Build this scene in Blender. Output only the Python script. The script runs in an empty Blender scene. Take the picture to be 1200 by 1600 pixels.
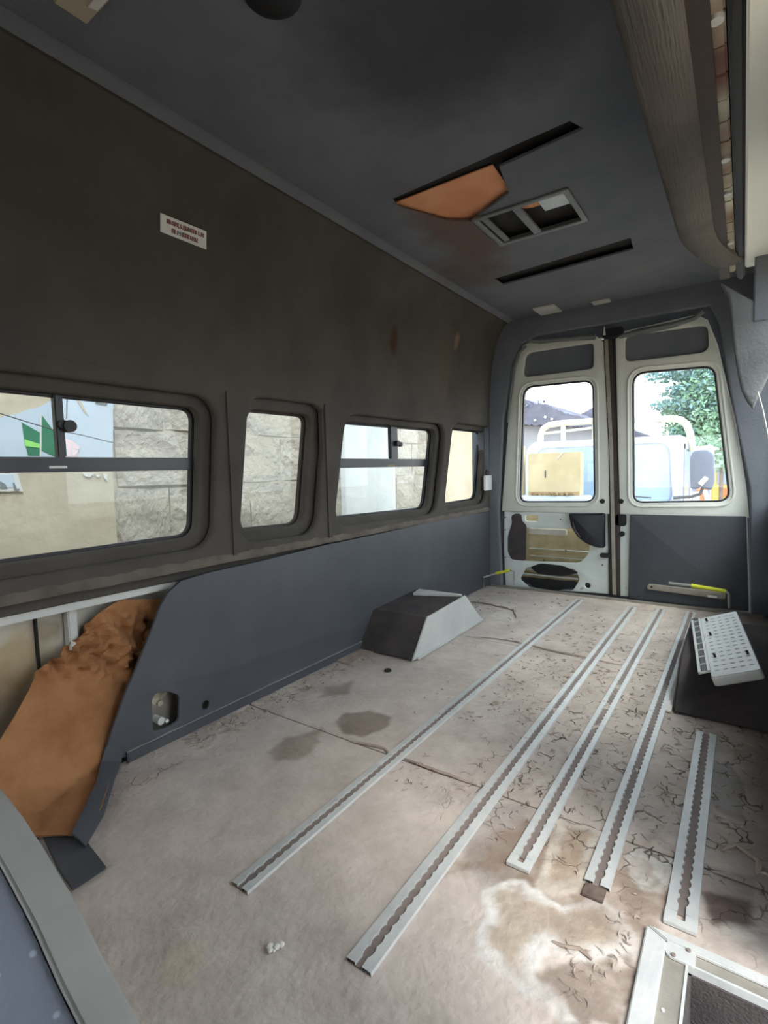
import bpy, bmesh, math, random
import numpy as np
from mathutils import Vector, Matrix, noise as mnoise

C = bpy.context.scene.collection
random.seed(7)
rng = np.random.default_rng(7)

# ------------------------------------------------------------------ camera
def cam_axes(yaw, pitch, roll):
    cy, sy = math.cos(yaw), math.sin(yaw)
    f = np.array([-sy*math.cos(pitch), cy*math.cos(pitch), -math.sin(pitch)])
    r = np.array([cy, sy, 0.0]); d = np.cross(f, r)
    c, s = math.cos(roll), math.sin(roll)
    return np.array([c*r + s*d, -s*r + c*d, f])
M = cam_axes(math.radians(35.1), math.radians(4.66), math.radians(1.45))
H = .85; FPX = 800.0; CAMP = np.array([0, 0, H])
cd = bpy.data.cameras.new('camera'); cam = bpy.data.objects.new('camera', cd); C.objects.link(cam)
cd.sensor_fit = 'HORIZONTAL'; cd.sensor_width = 36; cd.lens = 36*FPX/1200; cd.clip_start = .02; cd.clip_end = 300
mw = Matrix([[M[0][i], -M[1][i], -M[2][i], CAMP[i]] for i in range(3)] + [[0, 0, 0, 1]])
cam.matrix_world = mw
bpy.context.scene.camera = cam

# ------------------------------------------------------------------ light
SKY = 5.0; SUN = 3.6; EXPO = 0.0
w = bpy.data.worlds.new('sky'); bpy.context.scene.world = w; w.use_nodes = True
nt = w.node_tree; nt.nodes.clear()
bg = nt.nodes.new('ShaderNodeBackground'); out = nt.nodes.new('ShaderNodeOutputWorld')
tc = nt.nodes.new('ShaderNodeTexCoord'); sp = nt.nodes.new('ShaderNodeSeparateXYZ')
rp = nt.nodes.new('ShaderNodeValToRGB')
rp.color_ramp.elements[0].position = 0.0; rp.color_ramp.elements[0].color = (.95, .97, 1, 1)
rp.color_ramp.elements[1].position = 0.8; rp.color_ramp.elements[1].color = (.78, .88, 1, 1)
nt.links.new(tc.outputs['Generated'], sp.inputs[0]); nt.links.new(sp.outputs[2], rp.inputs[0])
nt.links.new(rp.outputs[0], bg.inputs[0]); bg.inputs[1].default_value = SKY
nt.links.new(bg.outputs[0], out.inputs[0])
sl = bpy.data.lights.new('sun', 'SUN'); so = bpy.data.objects.new('sun', sl); C.objects.link(so)
sl.energy = SUN; sl.angle = math.radians(25); sl.color = (1, .97, .9)
so.rotation_euler = Vector((.62, -.30, 1.0)).to_track_quat('Z', 'Y').to_euler()
vs = bpy.context.scene.view_settings
vs.view_transform = 'Standard'; vs.look = 'None'; vs.gamma = 1; vs.use_curve_mapping = False; vs.exposure = EXPO
cyc = bpy.context.scene.cycles
cyc.max_bounces = 10; cyc.diffuse_bounces = 6; cyc.transparent_max_bounces = 16; cyc.sample_clamp_indirect = 6

# ------------------------------------------------------------------ measuring helpers (photo pixel -> point on a known plane)
def ray(x, y): return M.T @ np.array([(x-600)/FPX, (y-800)/FPX, 1])
def fl(x, y, z=0.0): d = ray(x, y); return CAMP + d*(z-H)/d[2]
def onX(x, y, X): d = ray(x, y); return CAMP + d*X/d[0]
def onY(x, y, Y): d = ray(x, y); return CAMP + d*Y/d[1]
def yz(x, y, X): p = onX(x, y, X); return (p[1], p[2])
def xz(x, y, Y): p = onY(x, y, Y); return (p[0], p[2])
def xy(x, y, z=0.0): p = fl(x, y, z); return (p[0], p[1])

# ------------------------------------------------------------------ materials
def lin(c):
    return tuple(((v/255)/12.92 if v/255 <= .04045 else ((v/255+.055)/1.055)**2.4) for v in c)
def mat(name, c1, c2=None, rough=.7, metal=0, nscale=6, bump=0, bscale=40, detail=6, masks=(), attr=None, fibre=None, spec=.5, crack=0, c3=None, moff=(0, 0, 0)):
    """procedural material: c1/c2 mixed by noise, fine bump, optional warped elliptical stains"""
    m = bpy.data.materials.new(name); m.use_nodes = True
    n = m.node_tree.nodes; l = m.node_tree.links; b = n['Principled BSDF']
    c1 = lin(c1); c2 = lin(c2) if c2 else c1
    tc = n.new('ShaderNodeTexCoord')
    no = n.new('ShaderNodeTexNoise'); no.inputs['Scale'].default_value = nscale; no.inputs['Detail'].default_value = detail
    no.inputs['Roughness'].default_value = .6
    l.new(tc.outputs['Object'], no.inputs['Vector'])
    cr = n.new('ShaderNodeValToRGB'); cr.color_ramp.elements[0].position = .35; cr.color_ramp.elements[1].position = .65
    cr.color_ramp.elements[0].color = (*c1, 1); cr.color_ramp.elements[1].color = (*c2, 1)
    if c3:
        e = cr.color_ramp.elements.new(.78); e.color = (*lin(c3), 1)
    l.new(no.outputs['Fac'], cr.inputs[0]); col = cr.outputs[0]
    if attr:
        at = n.new('ShaderNodeAttribute'); at.attribute_name = attr
        mx = n.new('ShaderNodeMix'); mx.data_type = 'RGBA'; mx.blend_type = 'MULTIPLY'; mx.inputs[0].default_value = 1
        l.new(at.outputs['Color'], mx.inputs[6]); l.new(col, mx.inputs[7]); col = mx.outputs[2]
    if masks:
        wn = n.new('ShaderNodeTexNoise'); wn.inputs['Scale'].default_value = 9; wn.inputs['Detail'].default_value = 5
        l.new(tc.outputs['Object'], wn.inputs['Vector'])
        wa = n.new('ShaderNodeVectorMath'); wa.operation = 'MULTIPLY_ADD'
        l.new(wn.outputs['Color'], wa.inputs[0]); 
        for (ctr, rad, colr, strength, warp) in masks:
            wa = n.new('ShaderNodeVectorMath'); wa.operation = 'MULTIPLY_ADD'
            l.new(wn.outputs['Color'], wa.inputs[0]); wa.inputs[1].default_value = (warp,)*3
            l.new(tc.outputs['Object'], wa.inputs[2])
            s1 = n.new('ShaderNodeVectorMath'); s1.operation = 'SUBTRACT'; l.new(wa.outputs[0], s1.inputs[0])
            s1.inputs[1].default_value = [ctr[i]-moff[i]+warp*.5 for i in range(3)]
            s2 = n.new('ShaderNodeVectorMath'); s2.operation = 'DIVIDE'; l.new(s1.outputs[0], s2.inputs[0]); s2.inputs[1].default_value = rad
            s3 = n.new('ShaderNodeVectorMath'); s3.operation = 'LENGTH'; l.new(s2.outputs[0], s3.inputs[0])
            mr = n.new('ShaderNodeMapRange'); mr.inputs[1].default_value = 1.3; mr.inputs[2].default_value = .6
            mr.inputs[3].default_value = 0; mr.inputs[4].default_value = strength
            l.new(s3.outputs['Value'], mr.inputs[0])
            mx = n.new('ShaderNodeMix'); mx.data_type = 'RGBA'; l.new(mr.outputs[0], mx.inputs[0])
            l.new(col, mx.inputs[6]); mx.inputs[7].default_value = (*lin(colr), 1); col = mx.outputs[2]
    hgt = None
    if bump:
        bn = n.new('ShaderNodeTexNoise'); bn.inputs['Scale'].default_value = bscale; bn.inputs['Detail'].default_value = 8
        if fibre:
            mp = n.new('ShaderNodeMapping'); mp.inputs['Scale'].default_value = fibre
            l.new(tc.outputs['Object'], mp.inputs[0]); l.new(mp.outputs[0], bn.inputs['Vector'])
        else: l.new(tc.outputs['Object'], bn.inputs['Vector'])
        hgt = bn.outputs['Fac']
        if crack:   # broken arcs of curled paint: thin voronoi borders, kept only in patches
            vo = n.new('ShaderNodeTexVoronoi'); vo.feature = 'DISTANCE_TO_EDGE'; vo.inputs['Scale'].default_value = crack
            wn2 = n.new('ShaderNodeTexNoise'); wn2.inputs['Scale'].default_value = 22; l.new(tc.outputs['Object'], wn2.inputs['Vector'])
            wa2 = n.new('ShaderNodeVectorMath'); wa2.operation = 'MULTIPLY_ADD'; l.new(wn2.outputs['Color'], wa2.inputs[0]); wa2.inputs[1].default_value = (.05,)*3
            l.new(tc.outputs['Object'], wa2.inputs[2]); l.new(wa2.outputs[0], vo.inputs['Vector'])
            pm = n.new('ShaderNodeTexNoise'); pm.inputs['Scale'].default_value = 16; pm.inputs['Detail'].default_value = 3; l.new(tc.outputs['Object'], pm.inputs['Vector'])
            a1 = n.new('ShaderNodeMapRange'); a1.inputs[1].default_value = .05; a1.inputs[2].default_value = .0; l.new(vo.outputs['Distance'], a1.inputs[0])
            a2 = n.new('ShaderNodeMapRange'); a2.inputs[1].default_value = .50; a2.inputs[2].default_value = .60; l.new(pm.outputs['Fac'], a2.inputs[0])
            a3 = n.new('ShaderNodeMath'); a3.operation = 'MULTIPLY'; l.new(a1.outputs[0], a3.inputs[0]); l.new(a2.outputs[0], a3.inputs[1])
            at2 = n.new('ShaderNodeAttribute'); at2.attribute_name = 'flake'
            a4 = n.new('ShaderNodeMath'); a4.operation = 'MULTIPLY'; l.new(a3.outputs[0], a4.inputs[0]); l.new(at2.outputs['Fac'], a4.inputs[1])
            mx = n.new('ShaderNodeMix'); mx.data_type = 'RGBA'; l.new(a4.outputs[0], mx.inputs[0]); l.new(col, mx.inputs[6])
            mx.inputs[7].default_value = (*lin((82, 68, 60)), 1); col = mx.outputs[2]
            ad = n.new('ShaderNodeMath'); ad.operation = 'MULTIPLY_ADD'; l.new(a4.outputs[0], ad.inputs[0]); ad.inputs[1].default_value = -1.6; l.new(hgt, ad.inputs[2]); hgt = ad.outputs[0]
        bp = n.new('ShaderNodeBump'); bp.inputs['Strength'].default_value = min(1, bump); bp.inputs['Distance'].default_value = .004*max(1, bump)
        l.new(hgt, bp.inputs['Height']); l.new(bp.outputs[0], b.inputs['Normal'])
    l.new(col, b.inputs['Base Color'])
    b.inputs['Roughness'].default_value = rough; b.inputs['Metallic'].default_value = metal
    b.inputs['Specular IOR Level'].default_value = spec
    return m
def glassmat(name, tint=(.93, .96, .96), refl=.08, dust=.05):
    m = bpy.data.materials.new(name); m.use_nodes = True
    n = m.node_tree.nodes; l = m.node_tree.links; n.clear()
    o = n.new('ShaderNodeOutputMaterial'); t = n.new('ShaderNodeBsdfTransparent'); t.inputs[0].default_value = (*tint, 1)
    g = n.new('ShaderNodeBsdfGlossy'); g.inputs['Roughness'].default_value = .02
    fr = n.new('ShaderNodeLayerWeight'); fr.inputs[0].default_value = .5
    pw = n.new('ShaderNodeMath'); pw.operation = 'POWER'; pw.inputs[1].default_value = 5; l.new(fr.outputs['Facing'], pw.inputs[0])
    mu = n.new('ShaderNodeMath'); mu.operation = 'MULTIPLY_ADD'; mu.inputs[1].default_value = .5; mu.inputs[2].default_value = .02; l.new(pw.outputs[0], mu.inputs[0])
    mx = n.new('ShaderNodeMixShader'); l.new(mu.outputs[0], mx.inputs[0]); l.new(t.outputs[0], mx.inputs[1]); l.new(g.outputs[0], mx.inputs[2])
    d = n.new('ShaderNodeBsdfDiffuse'); d.inputs[0].default_value = (.7, .7, .66, 1)
    no = n.new('ShaderNodeTexNoise'); no.inputs['Scale'].default_value = 5; no.inputs['Detail'].default_value = 6
    tc = n.new('ShaderNodeTexCoord'); l.new(tc.outputs['Object'], no.inputs['Vector'])
    mr = n.new('ShaderNodeMapRange'); mr.inputs[1].default_value = .3; mr.inputs[2].default_value = .8; mr.inputs[3].default_value = 0; mr.inputs[4].default_value = dust*2
    l.new(no.outputs['Fac'], mr.inputs[0])
    mx2 = n.new('ShaderNodeMixShader'); l.new(mr.outputs[0], mx2.inputs[0]); l.new(mx.outputs[0], mx2.inputs[1]); l.new(d.outputs[0], mx2.inputs[2])
    l.new(mx2.outputs[0], o.inputs[0]); return m

MT = {}
MT['headliner'] = mat('headliner', (104, 108, 115), (116, 119, 125), .95, bump=.5, bscale=160, nscale=3, spec=.1, moff=(-.7, 1.1, 1.84),
    masks=[((-1.02, 2.05, 1.84), (.12, .38, .3), (104, 80, 70), .7, .12), ((-1.16, 2.45, 1.84), (.14, .24, .3), (96, 76, 66), .6, .15),
           ((-.6, 1.1, 1.84), (.3, .3, .5), (50, 51, 56), .6, .2)])
MT['wallfab'] = mat('wall_fabric', (73, 70, 66), (85, 81, 76), .95, bump=.5, bscale=140, nscale=3, spec=.1, moff=(-1.5, 1.1, 0),
    masks=[((-1.45, 2.214, 1.50), (.2, .035, .07), (70, 52, 38), .9, .03), ((-1.43, 2.87, 1.62), (.2, .03, .05), (150, 118, 104), .5, .04),
           ((-1.45, 2.75, 1.45), (.2, .08, .2), (96, 84, 76), .5, .1)])
MT['sillfab'] = mat('sill_fabric', (88, 82, 76), (112, 104, 95), .95, bump=.7, bscale=90, nscale=7, spec=.1, c3=(150, 142, 130))
MT['ribfab'] = mat('ribbed_fabric', (98, 95, 92), (118, 112, 108), .95, bump=1.2, bscale=8, fibre=(34, 2.2, 34), nscale=4, spec=.1)
MT['pillarfab'] = mat('pillar_fabric', (104, 108, 110), (126, 128, 128), .95, bump=.6, bscale=120, nscale=5, spec=.1)
MT['bluevinyl'] = mat('dark_blue_leatherette', (70, 72, 77), (78, 80, 85), .55, bump=.35, bscale=180, nscale=3, spec=.35, c3=(88, 90, 94))
MT['carpet'] = mat('grey_carpet', (70, 66, 66), (86, 80, 78), .95, bump=.8, bscale=200, spec=.1)
MT['blackrub'] = mat('black_rubber', (24, 24, 28), (34, 32, 36), .5, bump=.2)
MT['seal'] = mat('brown_rubber_seal', (48, 42, 40), (64, 50, 42), .6, bump=.3)
MT['plastic'] = mat('black_plastic', (26, 27, 34), (36, 37, 46), .35, bump=.1, spec=.5)
MT['voidm'] = mat('dark_cavity', (26, 26, 28), (38, 36, 36), .9)
MT['alu'] = mat('aluminium', (188, 190, 188), (202, 202, 198), .5, metal=.2, bump=.3, bscale=90, nscale=18, c3=(158, 150, 142))
MT['aludull'] = mat('dirty_aluminium', (150, 144, 134), (176, 170, 158), .5, metal=.5, bump=.3, nscale=9, c3=(128, 112, 96), fibre=(1, 8, 1))
MT['recess'] = mat('rusty_recess', (84, 70, 62), (110, 94, 84), .9, nscale=40)
MT['track'] = mat('dirty_roller_track', (196, 194, 176), (118, 86, 74), .7, nscale=5, detail=2, c3=(70, 58, 56))
MT['slot'] = mat('dusty_slot', (116, 104, 99), (134, 121, 113), .9, bump=.4)
MT['galv'] = mat('painted_grey_plate', (190, 192, 188), (206, 206, 200), .5, metal=.1, nscale=5, bump=.1, c3=(176, 168, 150))
MT['doorp'] = mat('door_paint', (208, 209, 199), (220, 221, 211), .45, nscale=4, bump=.12, bscale=30, c3=(160, 156, 140), spec=.5)
MT['doorlow'] = mat('worn_door_paint', (212, 221, 216), (224, 230, 224), .45, nscale=9, bump=.2, bscale=40, c3=(140, 128, 110))
MT['railpaint'] = mat('cream_white_body_paint', (236, 238, 228), (242, 243, 234), .4, nscale=3)
MT['ventgrey'] = mat('vent_grey', (112, 114, 118), (130, 132, 134), .5, metal=.3, nscale=12)
MT['ochre'] = mat('ochre_cavity', (178, 160, 120), (204, 190, 152), .8, nscale=9, bump=.5, fibre=(1, 1, 8), c3=(142, 118, 84))
MT['cavmetal'] = mat('stained_body_metal', (188, 186, 172), (206, 204, 194), .5, nscale=6, bump=.5, bscale=25, c3=(150, 120, 80), moff=(-1.5, 1.1, 0),
    masks=[((-1.62, .50, .36), (.2, .14, .09), (160, 134, 88), .75, .2), ((-1.62, .45, .25), (.2, .1, .12), (122, 96, 60), .7, .2), ((-1.62, .62, .43), (.2, .05, .04), (140, 124, 100), .8, .1)])
MT['wool'] = mat('brown_felt', (150, 104, 68), (170, 124, 86), .95, nscale=9, bump=1.6, bscale=40, c3=(118, 76, 46), spec=.1)
MT['orangeboard'] = mat('bare_fibreboard', (214, 146, 108), (228, 166, 128), .9, nscale=6, bump=.3, c3=(196, 122, 84), spec=.1)
MT['white'] = mat('white_plastic', (206, 206, 204), (220, 220, 216), .5, nscale=9)
MT['yellowtape'] = mat('yellow_tape', (222, 226, 60), (206, 208, 40), .5)
MT['steel'] = mat('grey_steel_rod', (150, 150, 148), (176, 176, 172), .4, metal=.7)
MT['redink'] = mat('red_ink', (150, 96, 92), (120, 84, 84), .8)
MT['ink'] = mat('grey_ink', (92, 100, 104), (110, 116, 120), .8)
MT['seatgrey'] = mat('grey_seat_vinyl', (168, 168, 162), (180, 180, 174), .7, nscale=8, bump=.2, spec=.3)
MT['plaster'] = mat('white_plaster_crumb', (206, 200, 190), (222, 218, 210), .9, nscale=30, bump=.5)
MT['flake'] = mat('curled_flake', (148, 132, 120), (168, 152, 140), .9, nscale=20, bump=.3)
MT['block'] = mat('concrete_block', (150, 144, 134), (172, 165, 153), .95, nscale=4, bump=4, bscale=26, c3=(186, 179, 164), spec=.1)
MT['mortar'] = mat('mortar', (168, 161, 146), (180, 173, 157), .95, nscale=12, bump=2, bscale=30, spec=.1)
MT['render'] = mat('beige_render', (172, 162, 142), (184, 175, 156), .95, nscale=3, bump=1.5, bscale=12, c3=(158, 147, 126), spec=.1)
MT['whitewash'] = mat('whitewash', (200, 206, 206), (210, 212, 210), .8, nscale=4, bump=1, bscale=14,
    masks=[((-2.2, 3.25, 1.1), (.3, .012, .3), (120, 116, 108), .8, .06), ((-2.2, 2.92, .72), (.3, .012, .1), (90, 86, 80), .9, .05)])
MT['posterblue'] = mat('pale_blue_poster', (170, 184, 198), (180, 192, 204), .7, nscale=3)
MT['green'] = mat('green_print', (36, 104, 76), (46, 116, 86), .6, nscale=8)
MT['lime'] = mat('lime_print', (126, 196, 96), (140, 206, 108), .6)
MT['paper'] = mat('torn_paper', (192, 192, 190), (204, 204, 202), .8, nscale=8)
MT['pink'] = mat('pink_print', (214, 186, 190), (226, 200, 204), .8, nscale=10)
MT['wire'] = mat('wire', (70, 72, 76), None, .6)
MT['ground'] = mat('sandy_yard', (150, 136, 118), (164, 150, 132), .95, nscale=1.5, bump=1, bscale=6)
MT['truckw'] = mat('truck_white', (190, 198, 206), (200, 206, 212), .4, nscale=2)
MT['truckglass'] = mat('truck_windscreen', (124, 148, 170), (150, 172, 190), .12, nscale=1.2, spec=.8)
MT['cream'] = mat('cream_tube', (186, 182, 152), (194, 190, 164), .5, nscale=3)
MT['carton'] = mat('tan_carton', (168, 156, 122), (178, 166, 134), .8, nscale=4, c3=(158, 144, 110))
MT['cartonside'] = mat('tan_carton_edge', (140, 120, 84), (150, 130, 94), .8, nscale=4)
MT['mirror'] = mat('grey_mirror_shell', (76, 86, 104), (88, 96, 114), .5, nscale=8)
MT['leaf'] = mat('leaf_green', (120, 158, 130), (150, 182, 152), .7, nscale=2, spec=.3)
MT['leaf2'] = mat('leaf_blue_green', (104, 138, 138), (126, 158, 156), .7, nscale=2, spec=.3)
MT['bark'] = mat('bark', (112, 96, 84), (130, 112, 98), .9)
MT['roofgrey'] = mat('weathered_roof', (84, 86, 100), (104, 104, 116), .9, nscale=3, bump=1, c3=(130, 130, 138))
MT['greywall'] = mat('grey_shed_wall', (150, 152, 158), (160, 162, 166), .9, nscale=2)
MT['yellowvan'] = mat('yellow_paint', (206, 176, 92), (212, 184, 104), .4, nscale=2)
MT['orange'] = mat('orange_plastic', (240, 120, 70), (246, 140, 92), .5)
MT['slategrey'] = mat('slate_grey', (120, 128, 150), (140, 146, 164), .8, nscale=4)
# seat cloth with small pale dots
def seatcloth():
    m = mat('dotted_seat_cloth', (136, 142, 158), (158, 164, 176), .8, nscale=6, bump=.5, bscale=150, spec=.2)
    n = m.node_tree.nodes; l = m.node_tree.links; b = n['Principled BSDF']
    vo = n.new('ShaderNodeTexVoronoi'); vo.inputs['Scale'].default_value = 38; vo.inputs['Randomness'].default_value = .35
    tc = n.new('ShaderNodeTexCoord'); l.new(tc.outputs['Object'], vo.inputs['Vector'])
    mr = n.new('ShaderNodeMapRange'); mr.inputs[1].default_value = .13; mr.inputs[2].default_value = .07; l.new(vo.outputs['Distance'], mr.inputs[0])
    old = b.inputs['Base Color'].links[0].from_socket
    mx = n.new('ShaderNodeMix'); mx.data_type = 'RGBA'; l.new(mr.outputs[0], mx.inputs[0]); l.new(old, mx.inputs[6]); mx.inputs[7].default_value = (.55, .6, .68, 1)
    l.new(mx.outputs[2], b.inputs['Base Color']); return m
MT['seatcloth'] = seatcloth()
MT['glass'] = glassmat('window_glass', dust=.04)
MT['glassrear'] = glassmat('rear_glass', (.97, .99, 1), dust=.06)

# ------------------------------------------------------------------ object helpers
def tag(o, label=None, cat=None, group=None, kind=None):
    if label: o['label'] = label
    if cat: o['category'] = cat
    if group: o['group'] = group
    if kind: o['kind'] = kind
    return o
def empty(name, loc, label=None, cat=None, group=None, kind=None):
    o = bpy.data.objects.new(name, None); C.objects.link(o); o.location = loc; o.empty_display_size = .05
    return tag(o, label, cat, group, kind)
def rootloc(p):
    v = Vector((0, 0, 0))
    while p is not None: v += p.location; p = p.parent
    return v
def link(name, me, m, parent=None, origin=None, smooth=False):
    """mesh given in world coordinates -> object whose vertices are local to its parent's base (or its own)"""
    if origin is None and parent is None:
        cs = [v.co for v in me.vertices]
        origin = Vector((sum(c.x for c in cs)/len(cs), sum(c.y for c in cs)/len(cs), min(c.z for c in cs)))
    off = rootloc(parent) if parent is not None else Vector(origin)
    me.transform(Matrix.Translation(-off))
    o = bpy.data.objects.new(name, me); C.objects.link(o)
    if parent is not None: o.parent = parent
    else: o.location = origin
    if m is not None: me.materials.append(MT[m] if isinstance(m, str) else m)
    if smooth:
        me.polygons.foreach_set('use_smooth', [True]*len(me.polygons))
        try: me.set_sharp_from_angle(angle=math.radians(40))
        except Exception: pass
    me.update()
    return o
class MB:
    def __init__(s): s.bm = bmesh.new()
    def box(s, a, b, rot=None, piv=None, bev=0):
        bm = bmesh.new(); bmesh.ops.create_cube(bm, size=1)
        bmesh.ops.scale(bm, verts=bm.verts, vec=[abs(b[i]-a[i]) for i in range(3)])
        if bev: bmesh.ops.bevel(bm, geom=bm.edges[:], offset=bev, segments=2, affect='EDGES', clamp_overlap=True)
        bmesh.ops.translate(bm, verts=bm.verts, vec=[(a[i]+b[i])/2 for i in range(3)])
        if rot: bmesh.ops.rotate(bm, verts=bm.verts, cent=piv or [(a[i]+b[i])/2 for i in range(3)], matrix=rot)
        s._add(bm); return s
    def _add(s, bm):
        me = bpy.data.meshes.new('t'); bm.to_mesh(me); bm.free(); s.bm.from_mesh(me); bpy.data.meshes.remove(me)
    def prism(s, pts, axis, a, b, bev=0, seg=2):
        """pts 2-D polygon; axis X: (y,z); Y: (x,z); Z: (x,y)"""
        bm = bmesh.new()
        def P(u, v, w): return {'X': (w, u, v), 'Y': (u, w, v), 'Z': (u, v, w)}[axis]
        f = [bm.verts.new(P(u, v, a)) for u, v in pts]; g = [bm.verts.new(P(u, v, b)) for u, v in pts]
        n = len(pts); bm.faces.new(f); bm.faces.new(g[::-1])
        for i in range(n): bm.faces.new((f[i], g[i], g[(i+1) % n], f[(i+1) % n]))
        bmesh.ops.recalc_face_normals(bm, faces=bm.faces)
        if bev: bmesh.ops.bevel(bm, geom=bm.edges[:], offset=bev, segments=seg, affect='EDGES', clamp_overlap=True)
        s._add(bm); return s
    def tube(s, path, r, seg=10, cap=True):
        path = [Vector(p) for p in path]; rings = []
        up = Vector((0, 0, 1))
        for i, p in enumerate(path):
            t = (path[min(i+1, len(path)-1)] - path[max(i-1, 0)]).normalized()
            u = t.cross(up)
            if u.length < .05: u = t.cross(Vector((1, 0, 0)))
            u.normalize(); v = t.cross(u)
            rr = r[i] if isinstance(r, (list, tuple)) else r
            rings.append([s.bm.verts.new(p + u*rr*math.cos(2*math.pi*k/seg) + v*rr*math.sin(2*math.pi*k/seg)) for k in range(seg)])
        for a, b in zip(rings, rings[1:]):
            for k in range(seg): s.bm.faces.new((a[k], a[(k+1) % seg], b[(k+1) % seg], b[k]))
        if cap: s.bm.faces.new(rings[0][::-1]); s.bm.faces.new(rings[-1])
        return s
    def cyl(s, a, b, r, seg=16): return s.tube([a, b], r, seg)
    def grid(s, rows, thick=None, tdir=None):
        """rows: list of equal-length point lists -> surface, optional thickness along tdir"""
        V1 = [[s.bm.verts.new(p) for p in r] for r in rows]
        def q(V, flip):
            for i in range(len(V)-1):
                for j in range(len(V[0])-1):
                    f = (V[i][j], V[i][j+1], V[i+1][j+1], V[i+1][j]); s.bm.faces.new(f[::-1] if flip else f)
        q(V1, False)
        if thick:
            d = Vector(tdir)*thick
            V2 = [[s.bm.verts.new(Vector(p)+d) for p in r] for r in rows]; q(V2, True)
            n, m_ = len(rows), len(rows[0])
            loop = [(0, j) for j in range(m_)] + [(i, m_-1) for i in range(1, n)] + [(n-1, j) for j in range(m_-2, -1, -1)] + [(i, 0) for i in range(n-2, 0, -1)]
            for k in range(len(loop)):
                a, b = loop[k], loop[(k+1) % len(loop)]
                s.bm.faces.new((V1[a[0]][a[1]], V2[a[0]][a[1]], V2[b[0]][b[1]], V1[b[0]][b[1]]))
        return s
    def build(s, name, m, parent=None, smooth=False, origin=None):
        bmesh.ops.recalc_face_normals(s.bm, faces=s.bm.faces)
        me = bpy.data.meshes.new(name); s.bm.to_mesh(me); s.bm.free()
        return link(name, me, m, parent, origin, smooth)
def rpoly(pts, r, n=6):
    """polygon with rounded corners"""
    out = []; N = len(pts)
    rs = r if isinstance(r, (list, tuple)) else [r]*N
    for i in range(N):
        p = Vector(pts[i]).to_2d() if len(pts[i]) > 2 else Vector(pts[i]); a = Vector(pts[i-1]); b = Vector(pts[(i+1) % N])
        da = (a-p); db = (b-p); rr = min(rs[i], da.length*.48, db.length*.48)
        if rr < 1e-5: out.append(tuple(p)); continue
        s_, e_ = p+da.normalized()*rr, p+db.normalized()*rr
        for k in range(n+1):
            t = k/n; q = s_*(1-t)**2 + p*2*t*(1-t) + e_*t**2; out.append(tuple(q))
    return out
def rrect(u0, v0, u1, v1, r, n=6): return rpoly([(u0, v0), (u1, v0), (u1, v1), (u0, v1)], r, n)
def grow(pts, d):
    """offset a convex-ish outline outward from its centre"""
    a = 0
    for i in range(len(pts)):
        x0, y0 = pts[i-1]; x1, y1 = pts[i]; a += x0*y1-x1*y0
    s = 1 if a > 0 else -1; out = []
    N = len(pts)
    for i in range(N):
        p0, p1, p2 = Vector(pts[i-1]), Vector(pts[i]), Vector(pts[(i+1) % N])
        e1 = (p1-p0); e2 = (p2-p1)
        if e1.length < 1e-7 or e2.length < 1e-7: out.append(tuple(p1)); continue
        e1.normalize(); e2.normalize()
        n1 = Vector((e1.y, -e1.x))*s; n2 = Vector((e2.y, -e2.x))*s; nn = (n1+n2)
        if nn.length < 1e-4: nn = n1
        nn.normalize(); out.append(tuple(p1+nn*d/max(.5, nn.dot(n1))))
    return out
def plate(name, m, outer, holes, axis, pos, thick, bev=0, parent=None, smooth=True, origin=None, bres=2):
    cu = bpy.data.curves.new('c', 'CURVE'); cu.dimensions = '2D'; cu.fill_mode = 'BOTH'
    for pts in [outer]+list(holes):
        sp_ = cu.splines.new('POLY'); sp_.points.add(len(pts)-1); sp_.use_cyclic_u = True
        for i, (u, v) in enumerate(pts): sp_.points[i].co = (u, v, 0, 1)
    cu.extrude = max(.0001, thick/2-bev); cu.bevel_depth = bev; cu.bevel_resolution = bres; cu.offset = -bev
    ob = bpy.data.objects.new('c', cu); C.objects.link(ob)
    dg = bpy.context.evaluated_depsgraph_get(); me = bpy.data.meshes.new_from_object(ob.evaluated_get(dg))
    bpy.data.objects.remove(ob); bpy.data.curves.remove(cu)
    for v in me.vertices:
        x, y, z = v.co; v.co = {'X': (pos+z, x, y), 'Y': (x, pos+z, y), 'Z': (x, y, pos+z)}[axis]
    me.materials.clear()
    bm = bmesh.new(); bm.from_mesh(me); bmesh.ops.remove_doubles(bm, verts=bm.verts, dist=1e-6)
    bmesh.ops.recalc_face_normals(bm, faces=bm.faces); bm.to_mesh(me); bm.free()
    return link(name, me, m, parent, origin, smooth)
def ring(name, m, pts, w_, axis, pos, thick, bev=0, parent=None, wout=0):
    return plate(name, m, grow(pts, wout) if wout else pts, [grow(pts, -w_)], axis, pos, thick, bev, parent)
def copy_tree(o, parent=None):
    c = o.copy(); C.objects.link(c); c.parent = parent
    for ch in list(o.children): copy_tree(ch, c)
    return c

# numpy value noise
def vnoise(x, y, seed):
    r = np.random.default_rng(seed); T = r.random((256, 256))
    xi = np.floor(x).astype(int); yi = np.floor(y).astype(int); fx = x-xi; fy = y-yi
    fx = fx*fx*(3-2*fx); fy = fy*fy*(3-2*fy)
    g = lambda i, j: T[i % 256, j % 256]
    return (g(xi, yi)*(1-fx)+g(xi+1, yi)*fx)*(1-fy)+(g(xi, yi+1)*(1-fx)+g(xi+1, yi+1)*fx)*fy
def fbm(x, y, sc, seed, oc=4):
    v = 0; a = 1; t = 0
    for k in range(oc): v = v+a*vnoise(x*sc*2**k+17.3*k, y*sc*2**k+9.1*k, seed+k); t += a; a *= .55
    return v/t
def sstep(a, b, x): t = np.clip((x-a)/(b-a), 0, 1); return t*t*(3-2*t)

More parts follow.
